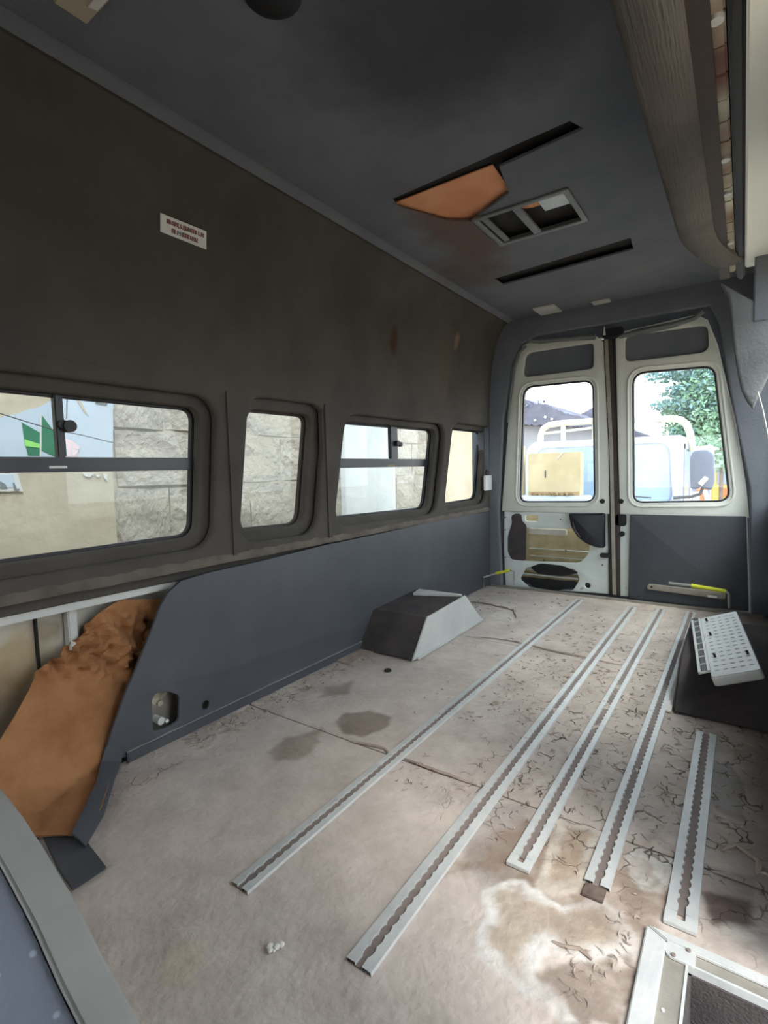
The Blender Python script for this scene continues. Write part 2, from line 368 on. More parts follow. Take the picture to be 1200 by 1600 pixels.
# ================================================================== SETTING
YB = -1.3; YR = 3.5; XL = -1.5; XR = .13; ZC = 1.84
# ---- floor: three worn boards on a steel pan
floor = empty('floor', (-.7, 1.1, 0), 'worn brown van floor with peeling coating and white residue', kind='structure')
MT['floorm'] = mat('worn_floor_coating', (228, 226, 224), (250, 250, 250), .88, nscale=7, bump=.8, bscale=60, attr='Col', crack=24, spec=.25, c3=(214, 210, 205))
def poly_mask(X, Y, poly, soft, seed, amp=.02, sc=14):
    """signed distance to polygon, ragged by noise -> 0..1"""
    wx = (fbm(X, Y, sc, seed)-.5)*amp*2; wy = (fbm(X, Y, sc, seed+50)-.5)*amp*2
    x = X+wx; y = Y+wy; d = np.full(X.shape, 1e9); ins = np.zeros(X.shape, bool)
    n = len(poly)
    for i in range(n):
        x0, y0 = poly[i-1]; x1, y1 = poly[i]
        ex, ey = x1-x0, y1-y0; t = np.clip(((x-x0)*ex+(y-y0)*ey)/(ex*ex+ey*ey+1e-12), 0, 1)
        d = np.minimum(d, np.hypot(x-x0-t*ex, y-y0-t*ey))
        c = ((y0 > y) != (y1 > y)) & (x < (x1-x0)*(y-y0)/(y1-y0+1e-12)+x0); ins ^= c
    sd = np.where(ins, d, -d)
    return sstep(-soft, soft, sd), sd
def pxp(*pts): return [xy(*p) for p in pts]
W1 = pxp((752, 1388), (790, 1378), (835, 1385), (880, 1410), (905, 1400), (930, 1398), (975, 1428), (990, 1460), (1002, 1492), (960, 1496), (905, 1492), (870, 1478), (840, 1520), (880, 1560), (900, 1600), (870, 1590), (815, 1545), (770, 1512), (745, 1495), (744, 1440))
W2 = pxp((872, 1278), (952, 1300), (905, 1395), (868, 1400), (838, 1385))
W3 = pxp((980, 1310), (1062, 1336), (1050, 1390), (1010, 1388), (985, 1360))
W4 = pxp((1100, 1462), (1130, 1435), (1175, 1460), (1165, 1480), (1115, 1478))
W5 = pxp((1095, 1345), (1175, 1368), (1178, 1400), (1140, 1408), (1090, 1392))
L1 = pxp((265, 1480), (300, 1462), (322, 1470), (320, 1500), (290, 1540), (250, 1550), (258, 1510))
L2 = pxp((350, 1142), (372, 1128), (400, 1132), (398, 1144), (370, 1150))
S1 = pxp((527, 1128), (545, 1112), (580, 1108), (610, 1118), (600, 1138), (570, 1150), (535, 1146))
S2 = pxp((418, 1176), (440, 1155), (500, 1136), (500, 1160), (470, 1182), (432, 1190))
S3 = pxp((505, 1075), (550, 1064), (548, 1082), (500, 1088))
L3 = pxp((640, 1590), (660, 1575), (700, 1580), (700, 1610), (640, 1610))
G1 = pxp((1108, 1195), (1140, 1190), (1165, 1225), (1160, 1282), (1130, 1270), (1108, 1255))
DR = pxp((1092, 1385), (1180, 1402), (1178, 1440), (1110, 1436))
BK = pxp((880, 1480), (960, 1496), (1000, 1500), (985, 1560), (930, 1600), (880, 1590), (850, 1530))
R56 = pxp((830, 1300), (868, 1285), (850, 1380), (760, 1378), (720, 1320), (760, 1245), (820, 1262))
MX = pxp((700, 1370), (780, 1370), (880, 1480), (1010, 1440), (1040, 1400), (1050, 1330), (820, 1280), (760, 1300))
WB = pxp((758, 968), (775, 950), (800, 955), (800, 975), (770, 980))
WF = pxp((1016, 955), (1030, 952), (1020, 975), (1010, 990), (1005, 985))
def floor_board(x0, x1, y0, y1, step):
    nx = int((x1-x0)/step)+1; ny = int((y1-y0)/step)+1
    xs = np.linspace(x0, x1, nx); ys = np.linspace(y0, y1, ny); X, Y = np.meshgrid(xs, ys)
    base = np.array(lin((192, 180, 170)))*1.0
    n1 = fbm(X, Y, 3, 3)[..., None]; n2 = fbm(X, Y, 11, 9)[..., None]; n3 = fbm(X, Y, 45, 21, 3)[..., None]
    col = base*(.72+.34*n1+.26*n2+.16*n3)
    col = col*(1-.0*n1)+np.array([.012, .008, .0])*(n2-.5)
    hz = .0012*fbm(X, Y, 30, 5, 3)+.002*fbm(X, Y, 6, 6, 2)
    def paint(poly, c, st, seed, soft=.006, amp=.02, h=0, ringw=None, ringc=None, brk=0):
        nonlocal col, hz
        m_, sd = poly_mask(X, Y, poly, soft, seed, amp)
        tex = (.75+.35*fbm(X, Y, 40, seed+5, 4))
        cc = np.array(lin(c))*tex[..., None]
        if ringw:
            k = sstep(ringw*.4, ringw*1.6, sd+.03*(fbm(X, Y, 20, seed+7)-.5))[..., None]
            cc = cc*(1-k)+np.array(lin(ringc))*tex[..., None]*k
        if brk: m_ = m_*(1-brk+brk*sstep(.40, .56, fbm(X, Y, 26, seed+3, 5)))
        a = (m_*st)[..., None]; col = col*(1-a)+cc*a; hz = hz+h*m_
    # flaked middle: slightly lighter, greyer
    paint(pxp((700, 1240), (1170, 1330), (1170, 960), (905, 938)), (160, 146, 134), .35, 61, .1, .06)
    paint(S1, (112, 94, 78), .66, 11, .010, .022); paint(S2, (120, 102, 86), .58, 12, .016, .03, brk=.2); paint(S3, (116, 99, 84), .5, 13, .014, .02)
    paint(L1, (214, 200, 178), .9, 14, .008, .03, .001); paint(L2, (212, 200, 186), .8, 15, .006, .012); paint(L3, (196, 186, 172), .8, 19, .008, .015)
    paint(R56, (158, 150, 144), .7, 16, .02, .03)
    paint(BK, (138, 120, 106), .75, 17, .008, .06, -.002, brk=.3)
    paint(MX, (140, 118, 100), .75, 63, .03, .06, brk=.4)
    paint(W1, (226, 222, 216), .85, 18, .007, .030, .0018, .024, (180, 164, 146), brk=.45)
    paint(W2, (206, 196, 182), .85, 20, .005, .012, .001, .02, (170, 150, 130), brk=.3)
    paint(W3, (214, 210, 202), .85, 22, .005, .035, .0012, brk=.5); paint(W4, (204, 200, 190), .85, 23, .004, .05, .001, brk=.8)
    paint(W5, (170, 156, 146), .8, 24, .006, .015); paint(DR, (84, 62, 54), .85, 25, .01, .02, -.001)
    paint(G1, (158, 152, 148), .85, 26, .003, .012, .003)
    paint(WB, (216, 206, 190), .9, 27, .004, .03, .003); paint(WF, (206, 196, 182), .9, 28, .004, .02, .002)
    # darker strip along the right side
    k = (.62*sstep(-.07, .10, X+.08*(fbm(X, Y, 9, 31)-.5))*sstep(.9, 1.2, Y))[..., None]; col = col*(1-k)+np.array(lin((58, 52, 50)))*k
    # step edge relief: small ragged steps where the coating has lifted
    f = fbm(X, Y, 16, 77, 4); fm = sstep(-.75, -.45, X)*sstep(.95, 1.25, Y)*(1-.6*sstep(2.4, 2.9, Y)); fm = np.maximum(fm, .55*sstep(-1.25, -1.42, X))
    hz = hz+fm*.0035*sstep(.60, .615, f)
    nv = nx*ny; co = np.zeros((nv, 3), np.float32); co[:, 0] = X.ravel(); co[:, 1] = Y.ravel(); co[:, 2] = (hz-.004).ravel()
    edge = (np.minimum(np.minimum(Y-y0, y1-Y), .02)/.02).ravel()
    co[:, 2] -= (.003*(1-np.clip(edge*3, 0, 1)))
    ids = np.arange(nv).reshape(ny, nx)
    q = np.stack([ids[:-1, :-1], ids[:-1, 1:], ids[1:, 1:], ids[1:, :-1]], -1).reshape(-1, 4)
    # skirt for thickness
    border = np.concatenate([ids[0, :], ids[1:, -1], ids[-1, -2::-1], ids[-2:0:-1, 0]])
    lo = co[border].copy(); lo[:, 2] = -.022; nb = len(border)
    co = np.vstack([co, lo]); li = np.arange(nv, nv+nb)
    sk = np.stack([border, li, np.roll(li, -1), np.roll(border, -1)], -1)
    faces = np.vstack([q, sk])
    me = bpy.data.meshes.new('floor_board')
    me.vertices.add(len(co)); me.vertices.foreach_set('co', co.ravel())
    me.loops.add(faces.size); me.loops.foreach_set('vertex_index', faces.ravel().astype(np.int32))
    me.polygons.add(len(faces)); me.polygons.foreach_set('loop_start', np.arange(0, faces.size, 4, dtype=np.int32))
    me.polygons.foreach_set('loop_total', np.full(len(faces), 4, np.int32)); me.update(calc_edges=True)
    at = me.color_attributes.new('Col', 'FLOAT_COLOR', 'POINT')
    full = np.ones((len(co), 4), np.float32); full[:nv, :3] = np.clip(col, 0.01, 1).reshape(-1, 3); full[nv:, :3] = .08
    at.data.foreach_set('color', full.ravel())
    a2 = me.attributes.new('flake', 'FLOAT', 'POINT'); fv = np.zeros(len(co), np.float32); fv[:nv] = np.clip(fm, 0, 1).ravel(); a2.data.foreach_set('value', fv)
    return link('floor_board', me, 'floorm', floor, smooth=True)
JX = lambda X_: 1.207
floor_board(XL-.0, -.118, .25, 1.204, .0045); floor_board(-.118, XR, .984, 1.204, .0045)
floor_board(XL, XR, 1.209, 2.314, .006); floor_board(XL, XR, 2.319, 3.42, .009)
MB().box((XL-.12, .24, -.05), (-.118, YR-.02, -.024)).box((-.118, .984, -.05), (XR+.02, YR-.02, -.024)).build('floor_pan', 'voidm', floor)
MB().box((XL, YB, -.045), (-.118, .248, -.004)).build('front_board', 'carpet', floor)
MB().box((XL+.02, 3.42, -.02), (XR-.02, 3.455, .006), bev=.003).build('rear_sill', 'aludull', floor)

# ---- ceiling
cel = empty('ceiling', (-.7, 1.1, ZC), 'dark grey felt van ceiling with slots and a torn patch', kind='structure')
slot1 = [xy(*p, ZC) for p in ((612, 312), (890, 190), (912, 202), (780, 262), (795, 302), (735, 347), (700, 347), (622, 325))]
slot2 = rpoly([xy(*p, ZC) for p in ((772, 436), (985, 372), (990, 390), (785, 446))], .01, 3)
vx0, vx1, vy0, vy1 = -.905, -.548, 1.965, 2.245
vent_hole = [(vx0, vy0), (vx1, vy0), (vx1, vy1), (vx0, vy1)]
plate('felt_panel', 'headliner', [(-1.30, YB), (XR-.02, YB), (XR-.02, YR-.02), (-1.30, YR-.02)], [slot1, slot2, vent_hole], 'Z', ZC+.006, .012, .003, cel)
# coves
def extr(name, prof, y0, y1, m, parent, n=2, thick=.01, tdir=(0, 0, 1)):
    rows = [[(x, y0+(y1-y0)*k/n, z) for k in range(n+1)] for x, z in prof]
    return MB().grid(rows, thick, tdir).build(name, m, parent, smooth=True)
extr('cove', [(-1.30, ZC+.002), (-1.325, ZC-.003), (-1.34, ZC-.014)], YB, YR-.02, 'headliner', cel)
MB().box((-1.36, YB, ZC+.03), (XR, YR, ZC+.05)).build('roof_skin', 'voidm', cel)
plate('fibreboard', 'orangeboard', [xy(*p, ZC+.02) for p in ((615, 318), (770, 258), (800, 300), (740, 352), (640, 345))], [], 'Z', ZC+.022, .004, 0, cel)

# ---- left wall: two layers with rounded window openings
wl = empty('wall_left', (XL, 1.1, 0), 'charcoal fabric lined van wall with four windows', kind='structure')
XB = -1.535
W = {1: rpoly([yz(308, 838, XB), yz(312, 637, XB), (-.35, 1.088), (-.35, .63)], [.055, .05, .06, .06]),
     2: rpoly([yz(375, 830, XB), yz(474, 820, XB), yz(487, 648, XB), yz(387, 638, XB)], [.05, .06, .05, .05]),
     3: rpoly([yz(519, 811, XB), yz(669, 795, XB), yz(682, 671, XB), yz(535, 658, XB)], [.06, .07, .06, .07]),
     4: rpoly([yz(688, 790, XB), yz(749, 780, XB), yz(757, 674, XB), yz(701, 668, XB)], [.05, .07, .06, .07])}
zb0, zb1 = .50, 1.17
plate('window_band', 'wallfab', [(YB, zb0), (YR-.03, zb0), (YR-.03, zb1), (YB, zb1)], [W[k] for k in W], 'X', XB-.016, .04, .008, wl)
outer = [grow(W[1], .035), grow(W[2], .04), grow(W[3], .03), grow(W[4], .028)]
bay = plate('window_surround', 'wallfab', [(YB, .545), (YR-.04, .545), (YR-.04, zb1+.01), (YB, zb1+.01)], outer, 'X', XL-.006, .04, .016, wl, bres=4)
# vertical ridges between bays and soft sills
for a, b in ((350, 362), (503, 514)):
    Y0 = yz(a, 740, XL)[0]; Y1 = yz(b, 740, XL)[0]
    MB().box((XL-.02, Y0, .55), (XL+.022, Y1, 1.15), bev=.011).build('ridge', 'wallfab', wl, smooth=True)
def sill(y0, y1, z, parent):
    n = max(8, int((y1-y0)/.02)); rows = []
    for i in range(n+1):
        y = y0+(y1-y0)*i/n; r = []
        for k in range(9):
            a = -.6+2.6*k/8; j = .004*mnoise.noise(Vector((y*22, k*.7, z*3)))
            r.append((XL-.012+(.03+j)*math.sin(a), y, z+(.032+j)*math.cos(a)-.03))
        rows.append(r)
    MB().grid(rows).build('sill_roll', 'sillfab', parent, smooth=True)
sill(-1.0, 3.42, .582, wl)
# upper wall, leaning in to the roof
prof = [(-1.487, 1.165), (-1.486, 1.22), (-1.482, 1.32), (-1.474, 1.44), (-1.462, 1.56), (-1.438, 1.67), (-1.405, 1.76), (-1.372, 1.81), (-1.352, 1.826), (-1.348, 1.85), (-1.36, 1.87)]
rows = []
for x, z in prof:
    rows.append([(x+.006*mnoise.noise(Vector((y*1.7, z*2.2, 3))), y, z) for y in np.linspace(YB, YR-.03, 90)])
MB().grid(rows, .012, (-1, 0, 0)).build('upper_lining', 'wallfab', wl, smooth=True)
# outer body below the windows, seen where the lining is torn away
MB().box((-1.66, YB, -.06), (-1.63, YR, .62)).build('body_skin', 'cavmetal', wl)
MB().box((-1.63, YB, .482), (XL-.055, .98, .50)).box((XL-.057, YB, .476), (XL-.05, .98, .502)).build('ledge', 'galv', wl)
a = onX(106, 945, -1.59); b = onX(122, 1005, -1.59)
MB().box((-1.625, .66, .30), (-1.592, .685, .48), bev=.003).build('rib', 'galv', wl)
MB().box((-1.63, .585, .30), (-1.615, .59, .47)).build('seam', 'voidm', wl)
# end wall of left bay + rear corner
# rear wall surround
D1 = [xz(790, 917, YR), xz(786, 800, YR), xz(795, 660, YR), xz(806, 575, YR), xz(818, 540, YR), xz(838, 531, YR), xz(932, 526, YR), xz(944, 534, YR), xz(952, 700, YR), xz(953, 926, YR)]
D2 = [xz(969, 930, YR), xz(966, 700, YR), xz(962, 530, YR), xz(975, 518, YR), xz(1088, 492, YR), xz(1106, 500, YR), xz(1122, 540, YR), xz(1150, 660, YR), xz(1166, 760, YR), xz(1171, 955, YR)]
opening = [(-1.40, -.02), (-1.422, .53), (-1.385, 1.17), (-1.32, 1.55), (-1.25, 1.68), (-1.14, 1.715), (-.18, 1.715), (-.13, 1.60), (-.055, 1.13), (.03, .70), (.055, -.02)]
wr = empty('wall_rear', (-.7, 3.45, 0), 'dark frame lining around the rear doors', kind='structure')
plate('frame_lining', 'headliner', [(-1.62, -.06), (.16, -.06), (.16, 1.88), (-1.62, 1.88)], [opening], 'Y', 3.46, .04, .012, wr)
inner_op = [(-1.37, .02), (-1.385, .53), (-1.35, 1.17), (-1.28, 1.52), (-1.21, 1.62), (-1.12, 1.65), (-.20, 1.65), (-.16, 1.56), (-.09, 1.13), (-.01, .70), (.015, .02)]
plate('body_frame', 'headliner', [(-1.66, -.12), (.2, -.12), (.2, 1.92), (-1.66, 1.92)], [inner_op], 'Y', 3.545, .05, .004, wr)
MB().box((-.70, 3.53, 0), (-.63, 3.55, 1.7)).build('gap_seal', 'blackrub', wr)
# right wall behind the sliding door; unseen windows added, sized to light the rear
wrr = empty('wall_right', (XR, 2.3, 0), 'dark right van wall behind the sliding door', kind='structure')
plate('side_lining', 'bluevinyl', [(.98, -.05), (3.47, -.05), (3.47, .56), (.98, .56)], [], 'X', XR+.012, .02, .004, wrr)
rw = [rrect(1.42, .60, 2.34, 1.44, .06), rrect(2.40, .60, 3.42, 1.44, .06)]
plate('side_band', 'wallfab', [(.98, .55), (3.47, .55), (3.47, 1.9), (.98, 1.9)], rw, 'X', XR+.012, .02, .004, wrr)
for k, r_ in enumerate(rw): plate('side_glass', 'glass', grow(r_, .01), [], 'X', XR+.028, .004, 0, wrr)
MB().box((XR, YB, 1.532), (XR+.03, .98, 1.9)).box((XR, YB, -.45), (XR+.03, .50, 1.50)).build('front_side', 'wallfab', wrr)  # unseen side, sized to narrow the door opening and limit near-floor light
# unseen front bulkhead, its opening added to let light onto the near floor
wf = empty('wall_front', (-.7, YB, 0), 'dark unseen bulkhead behind the camera with an opening added for light', kind='structure')
plate('bulkhead', 'wallfab', [(-1.62, -.05), (XR, -.05), (XR, 1.9), (-1.62, 1.9)], [rrect(-1.38, .50, -.12, 1.22, .06)], 'Y', YB-.015, .03, .004, wf)

# ---- side windows
def side_window(k, parts):
    o = empty('window_%d' % k, (XB-.02, sum(p[0] for p in W[k])/len(W[k]), .63), kind='structure')
    o['label'] = {1: 'long left sliding side window nearest the camera', 2: 'narrow fixed side window with brown seal', 3: 'sliding side window with small black latch', 4: 'small fixed side window nearest the rear doors'}[k]
    ring('rubber_seal', 'seal' if k == 2 else 'blackrub', grow(W[k], .004), .012, 'X', XB-.046, .016, .004, o, wout=.02)
    plate('glass_pane', 'glass', grow(W[k], .012), [], 'X', XB-.050, .004, 0, o)
    return o
w1 = side_window(1, 1); w2 = side_window(2, 1); w3 = side_window(3, 1); w4 = side_window(4, 1)
Xg = XB-.042
def bars(o, yv0, yv1, zh0, zh1, ytop, ya, yb):
    MB().box((Xg-.012, ya, zh0), (Xg+.012, yb, zh1), bev=.003).build('transom_bar', 'plastic', o)
    MB().box((Xg-.010, yv0, zh1), (Xg+.012, yv1, ytop), bev=.003).build('mullion', 'plastic', o)
p0 = yz(84, 660, Xg); p1 = yz(98, 660, Xg); zt = yz(200, 715, Xg)[1]; zl = yz(200, 736, Xg)[1]
bars(w1, p0[0], p1[0], zl, zt, 1.10, -.36, yz(312, 720, Xg)[0])
p0_ = yz(608, 690, Xg); p1_ = yz(619, 690, Xg)
bars(w3, p0_[0], p1_[0], yz(600, 730, Xg)[1], yz(600, 717, Xg)[1], 1.10, yz(520, 725, Xg)[0], yz(680, 720, Xg)[0])
c = onX(108, 666, Xg+.02)
MB().cyl((Xg+.006, c[1], c[2]), (Xg+.03, c[1], c[2]), .017).cyl((Xg+.006, c[1]-.014, c[2]+.004), (Xg+.022, c[1]-.014, c[2]+.004), .013).build('latch_knob', 'blackrub', w1, smooth=True)
c = onX(624, 693, Xg+.02)
MB().cyl((Xg+.006, c[1]-.02, c[2]), (Xg+.028, c[1]-.02, c[2]), .015).cyl((Xg+.006, c[1]+.016, c[2]-.004), (Xg+.024, c[1]+.016, c[2]-.004), .013).build('latch_knob', 'blackrub', w3, smooth=True)
a = onX(77, 730, Xg+.013); b = onX(105, 730, Xg+.013)
MB().box((Xg+.0125, a[1], a[2]-.0035), (Xg+.0135, b[1], a[2]+.0035)).build('paper_strip', 'white', w1)
a = onX(606, 727, Xg+.013); b = onX(617, 727, Xg+.013)
MB().box((Xg+.0125, a[1], a[2]-.003), (Xg+.0135, b[1], a[2]+.003)).build('paper_strip', 'cartonside', w3)

# ---- rear doors
def door(k, outline, win, rec, label, extra):
    o = empty('door_%d' % k, ((outline[0][0]+outline[-1][0])/2, YR, 0), label, kind='structure')
    belt = .535
    up = [p for p in outline]
    holes = [win, rec]
    top = [p for p in outline if p[1] > belt]
    # interpolate outline at belt
    if k == 1: up = [(-1.4185, belt)] + [p for p in D1 if p[1] > belt+.01] + [(-.692, belt)]
    else: up = [(-.633, belt)] + [p for p in D2 if p[1] > belt+.01] + [(.032, belt)]
    uf = plate('upper_frame', 'doorp', up, holes, 'Y', YR+.0, .03, .007, o)
    # recessed dark pocket above the glass
    plate('pocket', 'voidm' if 0 else 'headliner', grow(rec, .012), [], 'Y', YR+.022, .012, 0, o)
    ring('bead', 'doorp', grow(win, .030), .014, 'Y', YR-.016, .014, .006, uf)
    ring('rubber_seal', 'blackrub', grow(win, .002), .012, 'Y', YR+.006, .03, .004, uf)
    plate('glass_pane', 'glassrear', grow(win, .004), [], 'Y', YR+.018, .004, 0, o)
    return o
win1 = rpoly([xz(812, 785, YR), xz(931, 785, YR), xz(928, 593, YR), xz(818, 604, YR)], [.06, .07, .07, .075])
win2 = rpoly([xz(989, 786, YR), xz(1142, 784, YR), xz(1117, 571, YR), xz(988, 582, YR)], [.06, .07, .06, .08])
rec1 = rpoly([xz(818, 590, YR), xz(928, 576, YR), xz(928, 536, YR), xz(822, 552, YR)], [.04, .03, .03, .05])
rec2 = rpoly([xz(977, 566, YR), xz(1108, 550, YR), xz(1106, 508, YR), xz(977, 525, YR)], [.04, .05, .04, .04])
d1 = door(1, D1, win1, rec1, 'left rear door with stripped lower panel', 0)
d2 = door(2, D2, win2, rec2, 'right rear door with dark lower trim panel', 0)
# door 1 stripped lower part
Z = lambda x, y: xz(x, y, YR)
lowA = [Z(788, 796), Z(787, 860), Z(790, 916), Z(951, 928), Z(951, 800)]
hole_main = rpoly([Z(800, 824), Z(806, 876), Z(905, 880), Z(921, 865), Z(922, 826)], [.02, .05, .03, .06, .02])
hole_h = rpoly([Z(821, 805), Z(821, 814), Z(840, 815), Z(840, 805)], .008)
hole_s = rpoly([Z(785.5, 813), Z(785.5, 822), Z(794, 822), Z(794, 813)], .004)
hole_low = rpoly([Z(822, 886), Z(812, 905), Z(828, 919), Z(895, 923), Z(906, 905), Z(898, 889)], .02)
hr = Z(918, 915); hole_r = [(hr[0]+.019*math.cos(t), hr[1]+.019*math.sin(t)) for t in np.linspace(0, 6.28, 13)[:-1]]
ipn = plate('inner_panel', 'doorlow', lowA, [hole_main, hole_h, hole_low, hole_r], 'Y', YR+.008, .016, .003, d1)
plate('outer_skin', 'ochre', [Z(788, 796), Z(790, 916), Z(951, 928), Z(951, 800)], [], 'Y', YR+.11, .004, 0, d1)
MB().box((-1.38, YR+.02, .02), (-.72, YR+.10, .05)).build('bottom_channel', 'voidm', d1)
for i, (ya_, yb_, m_) in enumerate(((826, 838, 'cavmetal'), (858, 864, 'doorlow'), (870, 877, 'doorlow'))):
    p = Z(823, ya_); q = Z(882 if i == 0 else 918, yb_)
    MB().box((p[0], YR+.03+.01*i, q[1]), (q[0], YR+.075, p[1]), bev=.004).build('stiffener', m_, ipn)
for (y0_, y1_) in ((880, 884), (890, 895), (898, 904)):
    p = Z(812, y0_); q = Z(902, y1_)
    MB().box((p[0], YR+.012, q[1]), (q[0], YR+.03, p[1]), bev=.004).build('slat', 'galv', ipn)
tape = rpoly([Z(799, 806), Z(806, 802), Z(815, 803), Z(816, 814), Z(823, 820), Z(822, 876), Z(800, 874), Z(794, 862), Z(794, 838), Z(801, 816)], .02, 4)
plate('black_membrane', 'carpet', tape, [], 'Y', YR-.004, .006, .002, d1)
qc = [Z(891, 801), Z(947, 801), Z(947, 855), Z(934, 854), Z(918, 848), Z(905, 838), Z(895, 822)]
qcv = plate('quarter_cover', 'plastic', rpoly(qc, .015, 3), [], 'Y', YR-.026, .05, .012, d1)
MB().tube([(Z(898, 815)[0], YR-.053, Z(898, 815)[1]), (Z(902, 828)[0], YR-.054, Z(902, 828)[1]), (Z(910, 838)[0], YR-.053, Z(910, 838)[1])], .006).build('grip', 'carpet', qcv, smooth=True)
p = Z(944, 867); MB().box((p[0]-.02, YR-.03, p[1]-.014), (p[0]+.045, YR+.0, p[1]+.014), bev=.004).build('latch', 'blackrub', d1)
# dark patches around the lower opening
for pts in (((828, 886), (845, 880), (880, 884), (905, 895), (880, 900), (840, 896)), ((826, 912), (850, 906), (902, 908), (897, 918), (870, 923), (835, 918))):
    plate('dark_patch', 'voidm', rpoly([Z(*q) for q in pts], .02, 4), [], 'Y', YR-.0015, .003, 0, d1)
for i in range(16):
    u = random.uniform(-1.39, -.73); v = random.choice([.49, .50, .28, .1, .2, .4])
    u = random.choice([u, -.735, -1.395])
    MB().cyl((u, YR-.004, v), (u, YR+.0, v), .0045, 8).build('screw', 'voidm', ipn)
p = Z(942, 783)
MB().cyl((p[0], YR-.017, p[1]), (p[0], YR-.012, p[1]), .016).build('plug', 'voidm', d1)
# door 2 lower trim
d2low = rpoly([Z(985, 804), Z(982, 935), Z(1171, 955), Z(1166.5, 806)], .012)
plate('lower_frame', 'doorlow', [Z(969, 800), Z(969, 931), Z(1171, 955), Z(1167, 800)], [], 'Y', YR+.01, .014, .002, d2)
plate('trim_panel', 'bluevinyl', d2low, [], 'Y', YR-.008, .02, .006, d2)
for q, r_ in (((971, 783), .016), ((972, 834), .017)):
    p = Z(*q); MB().cyl((p[0], YR-.018, p[1]), (p[0], YR-.0, p[1]), r_).build('plug', 'voidm', d2)
plate('slot_plug', 'voidm', rrect(Z(969.5, 0)[0]+.004, Z(974, 822)[1], Z(979, 812)[0], Z(974, 803)[1], .02), [], 'Y', YR-.004, .016, .003, d2)
# ragged top edges (torn sealant) on both doors
for o, pts in ((d1, [(812, 533), (820, 530), (845, 533), (880, 530), (930, 526)]), (d2, [(968, 526), (1000, 518), (1050, 508), (1085, 497), (1098, 486)])):
    rw_ = [onY(x, y, YR-.03) for x, y in pts]
    MB().tube([tuple(p) for p in rw_], [.013, .02, .017, .014, .018], 8).build('torn_sealant', 'pillarfab', o, smooth=True)
# centre seal between doors and weather strip on the left edge
t1 = empty('trim_1', (-.665, YR-.02, 0), 'dark rubber seal with pale strip where the rear doors meet', kind='structure')
pc = [onY(948, 530, YR), onY(956, 700, YR), onY(961, 928, YR)]
MB().grid([[(p[0]-.032, YR-.012, p[2]), (p[0]+.032, YR-.012, p[2])] for p in pc], .02, (0, 1, 0)).build('rubber_strip', 'seal', t1)
MB().grid([[(p[0]-.010, YR-.024, p[2]), (p[0]+.010, YR-.024, p[2])] for p in pc], .012, (0, 1, 0)).build('centre_strip', 'aludull', t1)
MB().box((-.74, YR-.05, 1.625), (-.62, YR-.015, 1.685), bev=.01).build('upper_catch', 'plastic', t1)
c = onY(944, 518, YR-.06); MB().prism([(c[0]-.008, c[2]-.02), (c[0]+.008, c[2]-.02), (c[0]+.002, c[2]+.03), (c[0]-.002, c[2]+.03)], 'Y', YR-.055, YR-.05).build('fabric_tag', 'white', t1)
t2 = empty('trim_2', (-1.4, YR-.03, 0), 'pale weather strip beside the left rear door', kind='structure')
MB().tube([tuple(onY(*p, YR-.055)) for p in ((822, 541), (810, 552), (802, 580), (797, 620), (793, 660))], .009, 8).build('strip', 'pillarfab', t2, smooth=True)

# ---- sliding door header on the right, above the camera
hd = empty('trim_3', (-.1, 1.2, 1.5), 'ribbed grey fabric header over the sliding door opening', kind='structure')
prof = [(-.176, ZC), (-.178, 1.56), (-.176, 1.515), (-.165, 1.503), (-.13, 1.498), (-.10, 1.500), (-.088, 1.51), (-.082, 1.56)]
def hrow(x, z, i):
    r = []
    for k in range(60):
        t = k/59; y = -.5+2.62*t
        e = max(0, (t-.86)/.14)**2       # rounds off to the rear end
        r.append((x+.07*e, y, z+.0*e))
    return r
MB().grid([hrow(x, z, i) for i, (x, z) in enumerate(prof)]).build('fabric_wrap', 'ribfab', hd, smooth=True)
MB().box((-.088, -.5, 1.512), (-.058, 2.3, 1.60)).build('inner_lip', 'seal', hd)
tk = MB()
for k in range(26):
    y0 = .3+k*.075; zz = 1.520+.004*mnoise.noise(Vector((k*1.7, 0, 0)))
    tk.box((-.062, y0, zz), (-.040, y0+.0745, 1.56), bev=.003)
tk.build('roller_track', 'track', hd)
MB().box((-.038, -.5, 1.514), (-.014, 2.35, 1.60), bev=.006).build('door_rubber', 'blackrub', hd)
for y in (.98, 1.42, 1.6, 1.95): MB().cyl((-.051, y, 1.513), (-.051, y, 1.521), .010, 12).build('bolt', 'galv', hd, smooth=True)
MB().box((-.014, -.5, 1.506), (.16, 2.20, 1.53), bev=.004).build('painted_rail', 'railpaint', hd)
# pillar lining hanging below the header at the end of the opening
YP = 2.1
pl = [onY(*p, YP) for p in ((1126, 440), (1138, 462), (1142, 500), (1146, 540), (1152, 580), (1158, 608), (1168, 628), (1177, 638), (1184, 622), (1200, 590), (1225, 560), (1240, 488), (1200, 477), (1165, 462))]
plate('pillar_lining', 'pillarfab', [(p[0], p[2]) for p in pl], [], 'Y', YP+.03, .05, .010, hd)
MB().box((.012, YP, 1.30), (XR+.02, YP+.03, 1.53), bev=.004).build('pillar_head', 'headliner', hd)
p = [onY(*q, YP-.02) for q in ((1184, 612), (1192, 640), (1202, 690))]
MB().tube([tuple(v) for v in p], .0025, 6).build('edge_strip', 'galv', hd)

